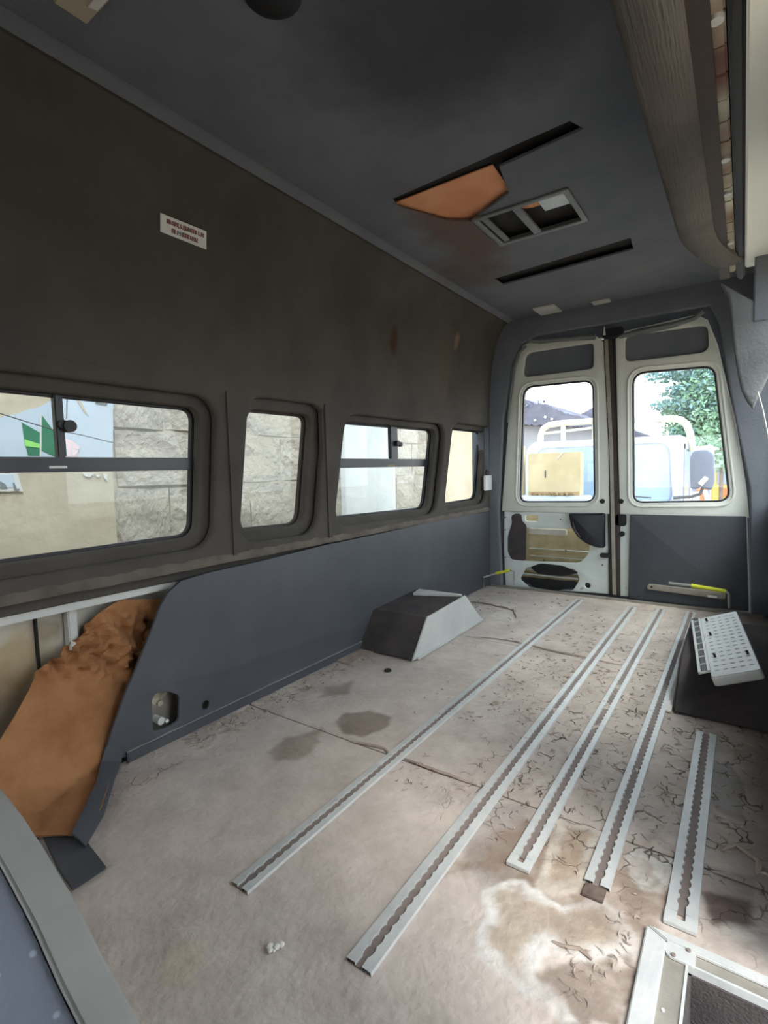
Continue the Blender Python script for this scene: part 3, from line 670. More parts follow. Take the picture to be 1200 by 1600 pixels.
# ---- step well
sw = empty('trim_4', (-.05, .8, 0), 'aluminium edging around the side door step well', kind='structure')
MB().prism([(-.124, .982), (-.09, .964), (-.09, .2), (-.124, .2)], 'Z', .0, .008, .002).build('side_nosing', 'alu', sw)
MB().prism([(-.124, .984), (XR, .984), (XR, .966), (-.09, .966)], 'Z', .0, .008, .002).build('rear_nosing', 'alu', sw)
MB().box((-.09, .2, -.006), (-.056, .966, .001)).build('side_channel', 'aludull', sw)
MB().box((-.056, .94, -.006), (XR, .966, .001)).build('rear_channel', 'aludull', sw)
MB().box((-.0585, .2, -.012), (-.055, .942, .004)).build('side_lip', 'alu', sw)
MB().box((-.058, .938, -.012), (XR, .942, .004)).build('rear_lip', 'alu', sw)
MB().prism(rpoly([(-.09, .966), (-.045, .966), (-.045, .937), (-.083, .937), (-.09, .943)], .004, 2), 'Z', .002, .006).build('corner_plate', 'alu', sw)
for q in ((1052, 1493), (1076, 1486)):
    x, y = xy(*q, .006); MB().cyl((x, y, .005), (x, y, .009), .0035, 12).build('rivet', 'slot', sw, smooth=True)
x, y = xy(1036, 1580); MB().cyl((x, y, .001), (x, y, .003), .0025, 10).build('rivet', 'white', sw, smooth=True)
MB().box((-.056, .2, -.27), (-.05, .94, -.01)).box((-.056, .934, -.27), (XR, .94, -.01)).build('riser', 'carpet', sw)
MB().box((-.056, -.45, -.29), (XR+.2, .94, -.27)).build('step_mat', 'blackrub', sw)

# ---- lining panel on the lower left wall
XP = -1.492
lp = empty('lining_panel', (XP, 2.0, 0), 'dark blue leatherette panel covering the lower left wall', 'wall panel')
left = [yz(*p, XP) for p in ((282, 907), (262, 925), (250, 945), (233, 990), (213, 1040), (193, 1087), (173, 1143), (164, 1172), (186, 1184))]
top = [yz(*p, XP) for p in ((765, 801), (690, 812), (600, 832), (500, 853), (400, 878), (330, 893))]
outl = [(3.45, .535)] + top[1:] + left + [(.76, .012), (1.96, .012), (1.96, .005), (3.45, .005)]
hole = rpoly([yz(238, 1143, XP), yz(236, 1092, XP), yz(243, 1082, XP), yz(262, 1080, XP), yz(279, 1086, XP), yz(278, 1125, XP), yz(262, 1136, XP)], .012)
hc = yz(320, 1101, XP); hole2 = [(hc[0]+.014*math.cos(t), hc[1]+.016*math.sin(t)) for t in np.linspace(0, 6.28, 11)[:-1]]
plate('vinyl_sheet', 'bluevinyl', outl, [hole, hole2], 'X', XP, .012, .003, lp)
MB().box((XP+.005, .745, .0), (XP+.016, 1.95, .032), bev=.002).build('skirting_strip', 'bluevinyl', lp)
MB().box((XP+.005, .745, .032), (XP+.014, 1.95, .036)).build('metal_edge', 'steel', lp)
pc_ = [yz(*q, -1.52) for q in ((234, 1150), (232, 1075), (285, 1070), (285, 1145))]
plate('cavity_sheet', 'aludull', pc_, [], 'X', -1.56, .004, 0, lp)
c = onX(248, 1098, -1.535); MB().tube([(-1.555, c[1], c[2]), (-1.525, c[1], c[2])], .009, 12).build('pipe_stub', 'render', lp, smooth=True)
rg = []
for i in range(7): rg.append([(-1.535+.012*mnoise.noise(Vector((i*.9, j*.8, 1))), .86+.012*j, .172-.008*i*(1+.3*math.sin(j))) for j in range(6)])
MB().grid(rg, .004, (-1, 0, 0)).build('rag', 'render', lp, smooth=True)
c = onX(250, 1126, -1.52); MB().cyl((-1.55, c[1], c[2]), (-1.512, c[1], c[2]), .012).cyl((-1.54, c[1]+.016, c[2]-.004), (-1.505, c[1]+.016, c[2]-.004), .006).build('white_plug', 'white', lp, smooth=True)['label'] = 'white plastic plug'
# front edge of the panel, curling down to the floor
sp_rows = [((166, 1166), (192, 1172), -1), ((158, 1190), (190, 1190), 0), ((150, 1223), (180, 1216), 1), ((131, 1262), (163, 1272), 1), ((112, 1301), (134, 1322), 1)]
rws = []
for a_, b_, f_ in sp_rows:
    A_ = onX(*a_, -1.483) if f_ < 0 else fl(*a_, .040 if f_ == 0 else .034)
    B_ = onX(*b_, -1.483) if f_ < 0 else fl(*b_, .014)
    rws.append([tuple(A_), tuple((A_+B_)/2+np.array([.004, 0, .003])), tuple(B_)])
MB().grid(rws, .006, (-.5, 0, -.86)).build('curled_edge', 'bluevinyl', lp, smooth=True)

# ================================================================== THINGS ON THE VAN
# insulation blanket
rowsd = [((187, 937), (252, 936), -1.585), ((150, 958), (243, 960), -1.58), ((132, 990), (233, 992), -1.575), ((95, 1022), (222, 1022), -1.57), ((62, 1040), (214, 1042), -1.565),
         ((55, 1060), (205, 1062), -1.56), ((38, 1092), (195, 1090), -1.54), ((-5, 1165), (175, 1145), -1.52), ((-90, 1235), (172, 1225), -1.47), ((-90, 1275), (158, 1262), -1.42), ((-90, 1310), (126, 1303), -1.325)]
def lerprows(rd, n):
    out = []
    for i in range(len(rd)-1):
        for k in range(n):
            t = k/n; a_, b_ = rd[i], rd[i+1]
            out.append((tuple(a_[0][j]*(1-t)+b_[0][j]*t for j in (0, 1)), tuple(a_[1][j]*(1-t)+b_[1][j]*t for j in (0, 1)), a_[2]*(1-t)+b_[2]*t, (i+t)/(len(rd)-1)))
    out.append((*rd[-1], 1.0)); return out
g = []
for L_, R_, X_, t in lerprows(rowsd, 7):
    r = []
    for k in range(49):
        s_ = k/48; px = L_[0]*(1-s_)+R_[0]*s_; py = L_[1]*(1-s_)+R_[1]*s_
        p = onX(px, py, X_)
        if p[2] < .022: p = fl(px, py, .022)
        cr = max(0, 1-abs(t-.28)/.30)
        nz = mnoise.noise(Vector((px*.035-py*.03, (px+py)*.012, 2)))*1.0 + .5*mnoise.noise(Vector((px*.09, py*.09, 5)))
        d = .075*cr*nz + .006*mnoise.noise(Vector((px*.03, py*.02, 8)))
        if t < .05: d *= t/.05
        q = p + np.array([d*.9, 0, 0]); r.append((min(q[0], -1.502 if py < 1140 else 9), q[1], max(.020, q[2])))
    g.append(r)
ib = MB().grid(g, .014, (-.8, 0, -.6)).build('insulation_blanket', 'wool', smooth=True)
tag(ib, 'brown felt insulation blanket, crumpled at the top, slumped from the opened left wall', 'insulation')
# floor flap
fp = [fl(*q) for q in ((62, 1300), (135, 1318), (152, 1340), (167, 1360), (113, 1396), (90, 1362))]
fm_ = MB()
fm_.prism([(p[0], p[1]) for p in fp], 'Z', .003, .009, .002)
tag(fm_.build('vinyl_offcut', 'bluevinyl'), 'dark blue vinyl flap lying on the floor beside the grey seat back', 'vinyl flap')

# seat back in the near left corner
sc = .62
sb = empty('van_seat', (-.75, .17, 0), 'blue grey dotted seat back with smooth grey bolster, close at lower left', 'seat')
def SP(x, y, Y): p = onY(x, y, Y); return (p[0], p[2])
edge = [(-160, 1120), (0, 1228), (35, 1272), (70, 1325), (115, 1400), (160, 1490), (200, 1560), (222, 1600), (250, 1690)]
inner = [(-160, 1250), (0, 1352), (40, 1400), (80, 1480), (112, 1550), (135, 1600), (150, 1690)]
Ys = .19
eb = [SP(x, y, Ys) for x, y in edge]; ins_ = [SP(x, y, Ys-.085) for x, y in inner]
xl_ = min(eb[0][0], ins_[0][0])-.0
outp = [(-1.0, eb[0][1])]+eb+[(eb[-1][0]+.03, .0), (-1.0, .0)]
MB().prism(outp, 'Y', .158, Ys, .010, 4).build('bolster', 'seatgrey', sb, smooth=True)
inp = [(-.99, eb[0][1]-.006)]+[(x-.006, z-.006) for x, z in eb]+[(eb[-1][0]+.022, .0), (-.99, .0)]
MB().prism(inp, 'Y', -.22, .160, .02, 4).build('cloth_panel', 'seatcloth', sb, smooth=True)

# ---- seat rails
def rail(x, y0, y1, cap, end, label, hw=.024):
    o = empty('seat_rail', (x, y0, 0), label, 'floor rail', 'slotted seat rails set in the floor')
    per = .025; n = int((y1-y0-.02)/per); m_ = MB()
    z1 = .0065
    for s in (-1, 1):
        A = []; 
        ys = [y0]; wd = [.007]
        for k in range(n):
            for j in range(8):
                t = j/8; ys.append(y0+.02+(k+t)*per); wd.append(.0062+.0038*abs(math.sin(math.pi*t))**.7)
        ys.append(y1); wd.append(.0062)
        rr = []
        for y, w_ in zip(ys, wd):
            rr.append([(x+s*w_, y, -.002), (x+s*w_, y, z1), (x+s*hw, y, z1-.0008), (x+s*(hw+.001), y, -.001)])
        m_.grid(rr)
    m_.build('slotted_flange', 'alu', o)
    MB().box((x-.012, y0, -.003), (x+.012, y1, .0012)).build('channel_bed', 'slot', o)
    if cap:
        MB().prism([(x-hw-.001, y0-.034), (x+hw+.001, y0-.034), (x+hw+.001, y0-.001), (x+.007, y0-.001), (x+.007, y0-.018), (x-.007, y0-.018), (x-.007, y0-.001), (x-hw-.001, y0-.001)], 'Z', -.001, .0072, .0008).build('end_plate', 'alu', o)
    return o
rail(-.826, .625, 3.30, 0, 0, 'leftmost long slotted aluminium rail, nearest the left wall')
rail(-.519, .628, 3.28, 0, 0, 'second slotted aluminium rail from the left wall, reaching furthest towards the viewer', .026)
rail(-.371, 1.02, 3.32, 1, 0, 'middle slotted aluminium rail with end plate beside white residue')
r4 = rail(-.222, 1.03, 3.32, 0, 0, 'slotted aluminium rail with open dark end, ending beside the perforated tread')
rail(-.074, 1.045, 1.83, 1, 0, 'short slotted aluminium rail meeting the side step edging', .026)
MB().box((-.222-.02, .992, .000), (-.222+.02, 1.026, .0045), bev=.001).build('end_recess', 'recess', r4)

# ---- wheel boxes
wb = empty('wheel_box', (-1.33, 2.2, 0), 'grey carpeted wheel box with pale painted side plate against left wall', 'wheel box')
side = [(1.872, .004), (2.005, .163), (2.40, .180), (2.60, .004)]
MB().prism(side, 'X', -1.49, -1.186, .004).build('carpet_cover', 'carpet', wb)
MB().prism([(1.868, .003), (2.003, .168), (2.402, .185), (2.606, .003)], 'X', -1.186, -1.178, .0015).build('side_plate', 'galv', wb)
MB().prism([(1.90, .002), (2.60, .002), (2.60, .012), (1.90, .012)], 'X', -1.180, -1.166).build('base_flange', 'galv', wb)
MB().prism([(-1.44, 2.30), (-1.20, 2.385), (-1.20, 2.405), (-1.46, 2.40)], 'Z', .176, .188).build('top_strip', 'galv', wb)
wb2 = empty('wheel_box', (-.05, 2.3, 0), 'dark carpeted wheel box on the right under the perforated tread', 'wheel box')
MB().prism([(1.93, .003), (2.16, .125), (2.72, .135), (2.9, .003)], 'X', -.180, XR-.002, .008).build('carpet_cover', 'carpet', wb2)
MB().box((-.200, 1.93, .001), (-.181, 2.62, .007)).build('dusty_flange', 'plaster', wb2)
# perforated tread lying on it
tp = empty('step_tread', (0, 0, 0), 'pale perforated step tread lying on the right wheel box', 'step tread')
TW, TL = .135, .68          # built flat, then laid tilted on the box
holes = []
for i in range(15):
    for j in range(5):
        cx = .019+j*.0245; cy = .050+i*.042
        holes.append(rrect(cx-.0068, cy-.0042, cx+.0068, cy+.0042, .004, 2))
pt = plate('tread_plate', 'galv', rrect(0, 0, TW, TL, .012, 4), holes, 'Z', -.003, .006, .001, tp)
plate('rim', 'galv', rrect(-.002, -.004, TW+.002, TL, .014, 4), [rrect(.007, .007, TW-.007, TL-.008, .01, 4)], 'Z', -.017, .030, .005, tp)
MB().box((.006, .006, -.030), (TW-.006, TL-.006, -.024)).build('dark_underside', 'blackrub', tp)
m_ = MB().box((-.036, .05, -.004), (-.028, TL-.01, .004)).box((-.008, .05, -.004), (0, TL-.01, .005))
for k in range(9): m_.box((-.03, .05+k*.0745, -.004), (-.004, .056+k*.0745, .002))
sr = m_.build('side_rail', 'galv', tp)
for k in range(8): MB().box((-.026, .060+k*.0745, -.007), (-.010, .122+k*.0745, -.001), bev=.001).build('rubber_pad', 'blackrub', sr)
for (u, v) in ((.022, .62), (.024, .42), (.022, .18), (.118, .15)): MB().cyl((u, v, -.002), (u, v, .012), .0042, 10).build('bolt', 'voidm', pt, smooth=True)
NL = Vector(fl(1112, 1058, .165)); NR = Vector(fl(1192, 1045, .215)); FL_ = Vector(fl(1080, 968, .16))
ux = (NR-NL).normalized(); vy = (FL_-NL); vy = (vy-ux*vy.dot(ux)).normalized(); wz = ux.cross(vy)
tp.matrix_world = Matrix([[ux[i], vy[i], wz[i], NL[i]] for i in range(3)]+[[0, 0, 0, 1]])

# ---- folding steps' rods at the rear
rd = empty('door_check_rod', (-.2, 3.4, 0), 'steel rod with yellow tape and bent end before the right rear door', 'rod')
A = [onY(*q, 3.38) for q in ((1045, 911), (1080, 915), (1134, 924), (1139, 928), (1140, 950))]
MB().tube([tuple(p) for p in A], .0085, 10).build('bent_rod', 'steel', rd, smooth=True)
MB().tube([tuple(A[1]), tuple(A[2])], .0115, 10).build('tape', 'yellowtape', rd, smooth=True)['label'] = 'yellow tape wrapping'
p = onY(1112, 932, 3.38); MB().box((p[0]-.02, 3.37, p[2]-.005), (p[0]+.025, 3.385, p[2]+.006)).build('tag_clip', 'white', rd)
rd2 = empty('door_check_rod', (-1.5, 3.3, 0), 'steel rod with yellow tape and bent end beside left wall near rear', 'rod')
A = [onY(*q, 3.30) for q in ((746, 937), (746, 901), (775, 896), (797, 891), (803, 893))]
A = [np.array([max(p[0], -1.478), p[1], max(p[2], .002)]) for p in A]
MB().tube([tuple(p) for p in A[:3]], .006, 8).build('bent_rod', 'galv', rd2, smooth=True)
MB().tube([tuple(A[2]), tuple(A[3])], .0095, 8).build('tape', 'yellowtape', rd2, smooth=True)['label'] = 'yellow tape wrapping'
MB().tube([tuple(A[3]), tuple(A[4]), tuple(A[4]-np.array([0, 0, .09]))], .006, 8).build('lower_rod', 'steel', rd2, smooth=True)
# pull handle bar on right door panel
hb = empty('pull_handle', (-.25, YR-.02, .08), 'flat grey rounded pull bar low on right rear door', 'handle')
p = [xz(*q, YR-.03) for q in ((1012, 912), (1010, 921), (1134, 937), (1134, 926))]
plate('bar', 'aludull', rpoly(p, .016, 5), [], 'Y', YR-.024, .014, .004, hb)
c = xz(1018, 917, YR-.03); MB().cyl((c[0], YR-.034, c[1]), (c[0], YR-.03, c[1]), .006, 12).build('screw', 'voidm', hb)
# ---- white junction cover on the left wall
a = [onX(*q, XL+.022) for q in ((762, 750), (786, 748), (780, 775), (759, 773))]
jb = MB().prism([(3.33, .69), (3.47, .69), (3.47, .795), (3.33, .795)], 'X', XL+.014, XL+.03, .004).build('junction_cover', 'white')
tag(jb, 'small white plastic square cover on wall beside the left rear door', 'cover')
# ---- sticker high on wall
def wallpt(x, y): return onX(x, y, -1.452)
st = empty('wall_sticker', tuple(onX(286, 376, -1.455)), 'white sticker with two faded lines of red lettering high on left wall', 'sticker')
q4 = [onX(250, 333, -1.442), onX(322, 362, -1.442), onX(322, 390, -1.458), onX(250, 362, -1.458)]
MB().grid([[tuple(q4[0]), tuple(q4[1])], [tuple(q4[3]), tuple(q4[2])]], .002, (1, 0, .15)).build('sheet', 'white', st)
def onst(u, v): # u right, v down
    a_ = q4[0]*(1-u)+q4[1]*u; b_ = q4[3]*(1-u)+q4[2]*u; return a_*(1-v)+b_*v+np.array([.0026, 0, .0003])
m_ = MB(); m2_ = MB()
def stroke(mm, u0, v0, u1, v1, w_=.006):
    a_, b_ = onst(u0, v0), onst(u1, v1); t = (b_-a_)/np.linalg.norm(b_-a_); nrm = np.cross(t, [1, 0, .15]); nrm /= np.linalg.norm(nrm)
    vs_ = [mm.bm.verts.new(v) for v in (a_+nrm*w_/2, b_+nrm*w_/2, b_-nrm*w_/2, a_-nrm*w_/2)]; mm.bm.faces.new(vs_)
for row, (u0, u1, v0, v1) in enumerate(((.14, .9, .18, .42), (.24, .78, .60, .84))):
    u = u0
    while u < u1:
        wd = random.uniform(.03, .045); mm = m_ if random.random() < .6 else m2_
        stroke(mm, u, v0, u, v1, .0045)
        if random.random() < .7: stroke(mm, u, random.choice([v0, (v0+v1)/2, v1]), u+wd, random.choice([v0, (v0+v1)/2, v1]), .0045)
        if random.random() < .5: stroke(mm, u+wd, v0, u+wd, v1, .0045)
        u += wd+.02
m_.build('red_letters', 'redink', st); m2_.build('grey_letters', 'ink', st)
# ---- ceiling fittings
vf = empty('ceiling_vent', ((vx0+vx1)/2, (vy0+vy1)/2, ZC-.01), 'square grey metal vent frame with a crossbar in the ceiling', 'vent')
F0 = rpoly([(vx0-.01, vy0-.01), (vx1+.01, vy0-.01), (vx1+.01, vy1+.01), (vx0-.01, vy1+.01)], .01, 3)
plate('frame', 'ventgrey', F0, [rpoly([(vx0+.012, vy0+.012), (vx1-.012, vy0+.012), (vx1-.012, vy1-.012), (vx0+.012, vy1-.012)], .01, 3)], 'Z', ZC-.005, .01, .003, vf)
MB().box((-.755, vy0, ZC-.008), (-.722, vy1, ZC+.002), bev=.002).build('crossbar', 'ventgrey', vf)
MB().box((-.66, vy0+.01, ZC+.002), (vx1-.01, vy0+.12, ZC+.008)).build('shutter', 'steel', vf)
MB().box((vx0+.02, vy0+.01, ZC-.004), (vx0+.045, vy1-.01, ZC+.002)).build('slide_rail', 'ventgrey', vf)
plate('exposed_patch', 'orangeboard', [(-.72+.035*math.cos(t)*1.8+.03, 2.03+.045*math.sin(t)) for t in np.linspace(0, 6.28, 15)[:-1]], [], 'Z', ZC+.026, .003, 0, vf)
for (q, lab) in ((((848, 480), (868, 478), (868, 490), (846, 494)), 'small pale plastic clip on ceiling above the left rear door'), (((930, 472), (954, 470), (954, 479), (930, 480)), 'thin pale plastic clip on ceiling above the meeting of rear doors')):
    pp = [xy(*p, ZC-.01) for p in q]
    yc = min(3.42, max(p[1] for p in pp)); pp = [(p[0], min(p[1], 3.42)) for p in pp]
    x0_ = min(p[0] for p in pp); x1_ = max(p[0] for p in pp); y0_ = min(p[1] for p in pp)
    tag(MB().box((x0_, min(y0_, 3.36), ZC-.012), (x1_, 3.42, ZC-.001), bev=.004).build('ceiling_clip', 'galv'), lab, 'clip')
# hatch corner at top left
hp = [xy(*q, ZC) for q in ((82, -4), (135, 31), (170, -6), (120, -45))]
hc_ = empty('roof_hatch', (hp[0][0], hp[0][1], ZC-.012), 'pale square roof hatch cover at upper left of the ceiling', 'hatch')
MB().prism(hp, 'Z', ZC-.010, ZC-.001, .002).build('cover', 'render', hc_)
MB().prism([xy(*q, ZC-.01) for q in ((137, 8), (152, 14), (172, -8), (150, -8))], 'Z', ZC-.014, ZC-.0105).build('label_sheet', 'white', hc_)
c_ = fl(425, -10, ZC-.01); dm = empty('dome_lamp', (c_[0], c_[1], ZC-.03), 'black round ceiling lamp at the upper frame edge', 'lamp')
MB().tube([(c_[0], c_[1], ZC), (c_[0], c_[1], ZC-.012), (c_[0], c_[1], ZC-.022)], [.062, .06, .04], 24).build('housing', 'blackrub', dm, smooth=True)

# ---- bits on the floor
for i, (q, s_, lab) in enumerate((((428, 1478), .011, 'white plaster crumb on bare floor between the two longest rails'),)):
    x, y = xy(*q); bm = MB()
    for k in range(7):
        ax, ay = x+random.uniform(-1, 1)*s_, y+random.uniform(-1, 1)*s_; r_ = s_*random.uniform(.3, .7)
        b2 = bmesh.new(); bmesh.ops.create_icosphere(b2, subdivisions=2, radius=r_)
        for v in b2.verts: v.co *= 1+.3*mnoise.noise(v.co*160+Vector((k, 0, 0))); v.co.z *= .5
        bmesh.ops.translate(b2, verts=b2.verts, vec=(ax, ay, r_*.35)); bm._add(b2)
    tag(bm.build('plaster_crumb', 'plaster', smooth=True), lab, 'debris')
def shard(mm, x, y, L, wd, ang, z=.001, curl=.006):
    n = 5; rr = []
    c0, s0 = math.cos(ang), math.sin(ang); bend = random.choice([-1, 1])*random.uniform(.6, 2.4)
    px, py, a_ = x, y, ang
    for i in range(n+1):
        t = i/n; ww = wd*math.sin(math.pi*(.1+.8*t)); nx_, ny_ = -math.sin(a_), math.cos(a_)
        rr.append([(px, py, z), (px+nx_*ww, py+ny_*ww, z+curl*math.sin(math.pi*t)), ])
        px += math.cos(a_)*L/n; py += math.sin(a_)*L/n; a_ += bend/n
    mm.grid(rr)
m_ = MB()
for i in range(1500):
    if i < 1150: x = random.uniform(-.80, .05); y = random.betavariate(1.3, 2)*2.2+1.02
    elif i < 1350: x = random.uniform(-1.47, -1.36); y = random.uniform(.9, 1.95)
    else: x = random.uniform(-1.4, -.85); y = random.uniform(1.3, 3.3)
    if any(abs(x-r_) < .04 for r_ in (-.826, -.519, -.371, -.222)) or (abs(x+.074) < .045 and y < 1.86) or (x > -.21 and y > 1.9) or (x < -1.15 and 1.85 < y < 2.65): continue
    if mnoise.noise(Vector((x*4, y*4, 0))) < -.12: continue
    shard(m_, x, y, random.uniform(.008, .034), random.uniform(.0012, .003), random.uniform(0, 6.28), .0005, random.uniform(.002, .0055))
for i in range(60):
    px_, py_ = random.choice([(880, 1480), (910, 1495), (930, 1520), (900, 1540), (960, 1510), (985, 1450), (985, 1475), (1000, 1420)])
    x, y = xy(px_+random.uniform(-25, 25), py_+random.uniform(-18, 18))
    if x > -.135: continue
    shard(m_, x, y, random.uniform(.010, .026), random.uniform(.0012, .0026), random.uniform(0, 6.28), .0005, random.uniform(.002, .0035))
fk = m_.build('peeling_flakes', 'flake'); tag(fk, 'curled flakes of peeling brown coating scattered over the floor', 'debris', kind='stuff')
# larger curled strips
def crack_strip(pts, name, lab, w_=.006, h=.006, m='flake'):
    rr = []
    P = [Vector((*xy(*q), 0)) for q in pts]
    path = []
    for a_, b_ in zip(P, P[1:]):
        n = max(2, int((b_-a_).length/.015))
        for k in range(n): path.append(a_.lerp(b_, k/n))
    path.append(P[-1])
    for i, p in enumerate(path):
        t = (path[min(i+1, len(path)-1)]-path[max(0, i-1)]).normalized(); nn = Vector((-t.y, t.x, 0))
        j = mnoise.noise(Vector((p.x*30, p.y*30, 1)))
        p = p+nn*.004*j; e = math.sin(math.pi*(i+.5)/len(path))**.5
        rr.append([tuple(p+Vector((0, 0, .0005))), tuple(p+nn*w_*.5*e+Vector((0, 0, h*e*(.6+.5*j)))), tuple(p+nn*w_*1.4*e+Vector((0, 0, .0008)))])
    o = MB().grid(rr, .0008, (0, 0, -1)).build(name, m, smooth=True); tag(o, lab, 'debris'); return o
crack_strip([(728, 994), (790, 1000), (850, 1014), (905, 1026), (972, 1040)], 'raised_joint', 'raised ragged joint line crossing the far floor by wheel box', .006, .008)
crack_strip([(632, 1186), (660, 1198), (700, 1212), (745, 1228)], 'raised_joint', 'raised ragged joint between the two longest rails', .008, .007)
crack_strip([(546, 1158), (575, 1165), (600, 1170), (608, 1180)], 'curled_chip', 'curled dark chip of coating just below the round oil stain', .008, .007)
crack_strip([(732, 940), (765, 945), (800, 953), (806, 965)], 'curled_chip', 'curled broken coating strip behind the left wheel box', .012, .014)
crack_strip([(1128, 1330), (1150, 1322), (1180, 1345), (1178, 1365)], 'curled_chip', 'dark curled chip right of the short rail', .010, .008)
crack_strip([(862, 1472), (880, 1482), (905, 1486), (925, 1500)], 'curled_chip', 'dark curled chip at the lower edge of the white residue', .006, .005)
# metal bracket at the wall foot
bk = empty('floor_bracket', (-1.46, 1.9, 0), 'small pale metal bracket at end of wall skirting before the left wheel box', 'bracket')
MB().box((-1.488, 1.955, .0), (-1.47, 1.968, .045), bev=.002).build('upright', 'galv', bk)
MB().box((-1.484, 1.70, .0), (-1.40, 1.955, .004)).build('foot_plate', 'flake', bk)
x, y = xy(606, 1048); MB().tube([(x, y, .0), (x, y, .006)], [.016, .014], 14).build('floor_ring', 'voidm', bk, smooth=True)

# ================================================================== OUTSIDE
gr = MB().box((-30, -20, -.75), (30, 60, -.70)).build('ground', 'ground'); tag(gr, 'sandy yard around the van', kind='structure')
XW = -2.3
bw = empty('block_wall', (XW, 3, -.7), 'weathered concrete block wall outside the left windows', 'wall')
MB().box((XW-.22, .9, -.7), (XW+.002, 5.7, 2.6)).build('mortar_backing', 'mortar', bw)
# pieces: blocks laid in running bond
proto = []
for v in range(4):
    bm = bmesh.new(); bmesh.ops.create_cube(bm, size=1); bmesh.ops.subdivide_edges(bm, edges=bm.edges[:], cuts=2, use_grid_fill=True)
    for q in bm.verts:
        q.co = Vector((q.co.x*.06, q.co.y*.492, q.co.z*.252)); 
        if q.co.x > 0: q.co.x += .012*mnoise.noise(q.co*9+Vector((v*7, 0, 0))); q.co.y += .006*mnoise.noise(q.co*14+Vector((0, v*5, 0))); q.co.z += .006*mnoise.noise(q.co*15+Vector((0, 0, v*3)))
    for z_ in [None]:
        pass
    me = bpy.data.meshes.new('block'); bm.to_mesh(me); bm.free(); me.materials.append(MT['block']); me.polygons.foreach_set('use_smooth', [False]*len(me.polygons)); proto.append(me)
ci = 0
for c_i in range(-1, 7):
    zc_ = .535-.265+.1325+.265*c_i - .0
    for k in range(-4, 16):
        yc = 1.94+.25+.25+.5*k-(.25 if c_i % 2 == 0 else 0)
        yc = 2.44+.5*k+(.0 if c_i % 2 == 0 else -.25) - .0
        if yc+.25 < 1.22 or yc > 4.4: continue
        o = bpy.data.objects.new('block', proto[(k*3+c_i) % 4]); C.objects.link(o); o.parent = bw
        sc_ = 1
        if yc-.25 < 1.17: sc_ = (yc+.245-1.17)/.49; yc = 1.17+sc_*.245
        o.scale = (1, sc_, 1)
        o.location = Vector((XW-.024+random.uniform(-.004, .006), yc, zc_))-bw.location
MB().box((XW-.2, -2.5, -.7), (XW+.03, 1.165, 2.6)).build('render_coat', 'render', bw)
MB().box((XW-.2, 4.25, -.7), (XW+.02, 5.72, 2.6)).build('smooth_render', 'render', bw)
def wbox(px0, px1, z0, z1, th, X=XW): return
y0_ = yz(535, 730, XW+.06)[0]; y1_ = yz(611, 730, XW+.06)[0]
tag(MB().box((XW+.012, y0_+.03, -.7), (XW+.06, y1_+.06, 2.5), bev=.004).build('whitewashed_pier', 'whitewash'), 'white painted strip of wall seen through the second sliding window', 'pier')
# posters
def poster(name, pts, X, mm, lab, th=.003, cat='poster', rag=0, parent=None, nm=None):
    P = [yz(x, y, X) for x, y in pts]
    if rag:
        Q = []
        for i in range(len(P)):
            a_, b_ = Vector(P[i]), Vector(P[(i+1) % len(P)])
            n = max(1, int((b_-a_).length/.025))
            for k in range(n):
                q = a_.lerp(b_, k/n); Q.append((q.x+rag*mnoise.noise(Vector((q.x*40, q.y*40, 1))), q.y+rag*mnoise.noise(Vector((q.x*40, q.y*40, 9)))))
        P = Q
    o = MB().prism(P, 'X', X, X+th).build(nm or name, mm, parent)
    if parent is None: tag(o, lab, cat)
    return o
XQ = XW+.034
ps = empty('wall_poster', tuple(onX(120, 700, XQ)), 'large torn pale blue poster with green shapes behind the near window', 'poster')
poster('sheet', ((-30, 660), (25, 646), (60, 636), (80, 624), (100, 612), (176, 606), (176, 718), (-30, 718)), XQ, 'posterblue', '', rag=.006, parent=ps)
poster('green_shape', ((34, 660), (62, 676), (64, 712), (44, 712), (38, 690)), XQ+.0035, 'green', '', .001, parent=ps)
poster('green_shape', ((65, 648), (90, 682), (96, 718), (65, 704)), XQ+.0035, 'green', '', .001, parent=ps)
poster('lime_band', ((38, 686), (62, 694), (62, 700), (39, 697)), XQ+.005, 'lime', '', .001, parent=ps)
poster('white_fold', ((62.5, 646), (65, 646), (64.5, 714), (62, 714)), XQ+.005, 'paper', '', .001, parent=ps)
poster('pink_patch', ((98, 684), (112, 688), (124, 698), (120, 714), (98, 714)), XQ+.004, 'pink', '', .001, parent=ps)
for a_, b_ in (((104, 692), (104, 712)), ((112, 692), (112, 712)), ((116, 700), (124, 703)), ((118, 710), (124, 700))):
    poster('letter_stroke', ((a_[0]-1, a_[1]), (a_[0]+1, a_[1]), (b_[0]+1, b_[1]), (b_[0]-1, b_[1])), XQ+.0055, 'paper', '', .001, parent=ps)
poster('logo_label', ((149, 622), (167, 625), (167, 634), (149, 631)), XQ+.004, 'ink', '', .001, parent=ps)
for k in range(4): poster('letter_stroke', ((151+k*4, 623.5+k*.7), (153+k*4, 624+k*.7), (153+k*4, 629+k*.7), (151+k*4, 628+k*.7)), XQ+.0055, 'paper', '', .001, parent=ps)
poster('tear', ((118, 622), (128, 630), (138, 650), (130, 642)), XQ+.004, 'render', '', .001, parent=ps)
poster('crease', ((104, 612), (106, 612), (105, 655), (103, 655)), XQ+.004, 'ink', '', .0006, parent=ps)
ps2 = empty('wall_poster', tuple(onX(20, 750, XQ)), 'small torn poster corner seen below the transom bar at far left', 'poster')
poster('sheet', ((-40, 735), (26, 738), (36, 768), (-40, 768)), XQ, 'paper', '', rag=.002, parent=ps2)
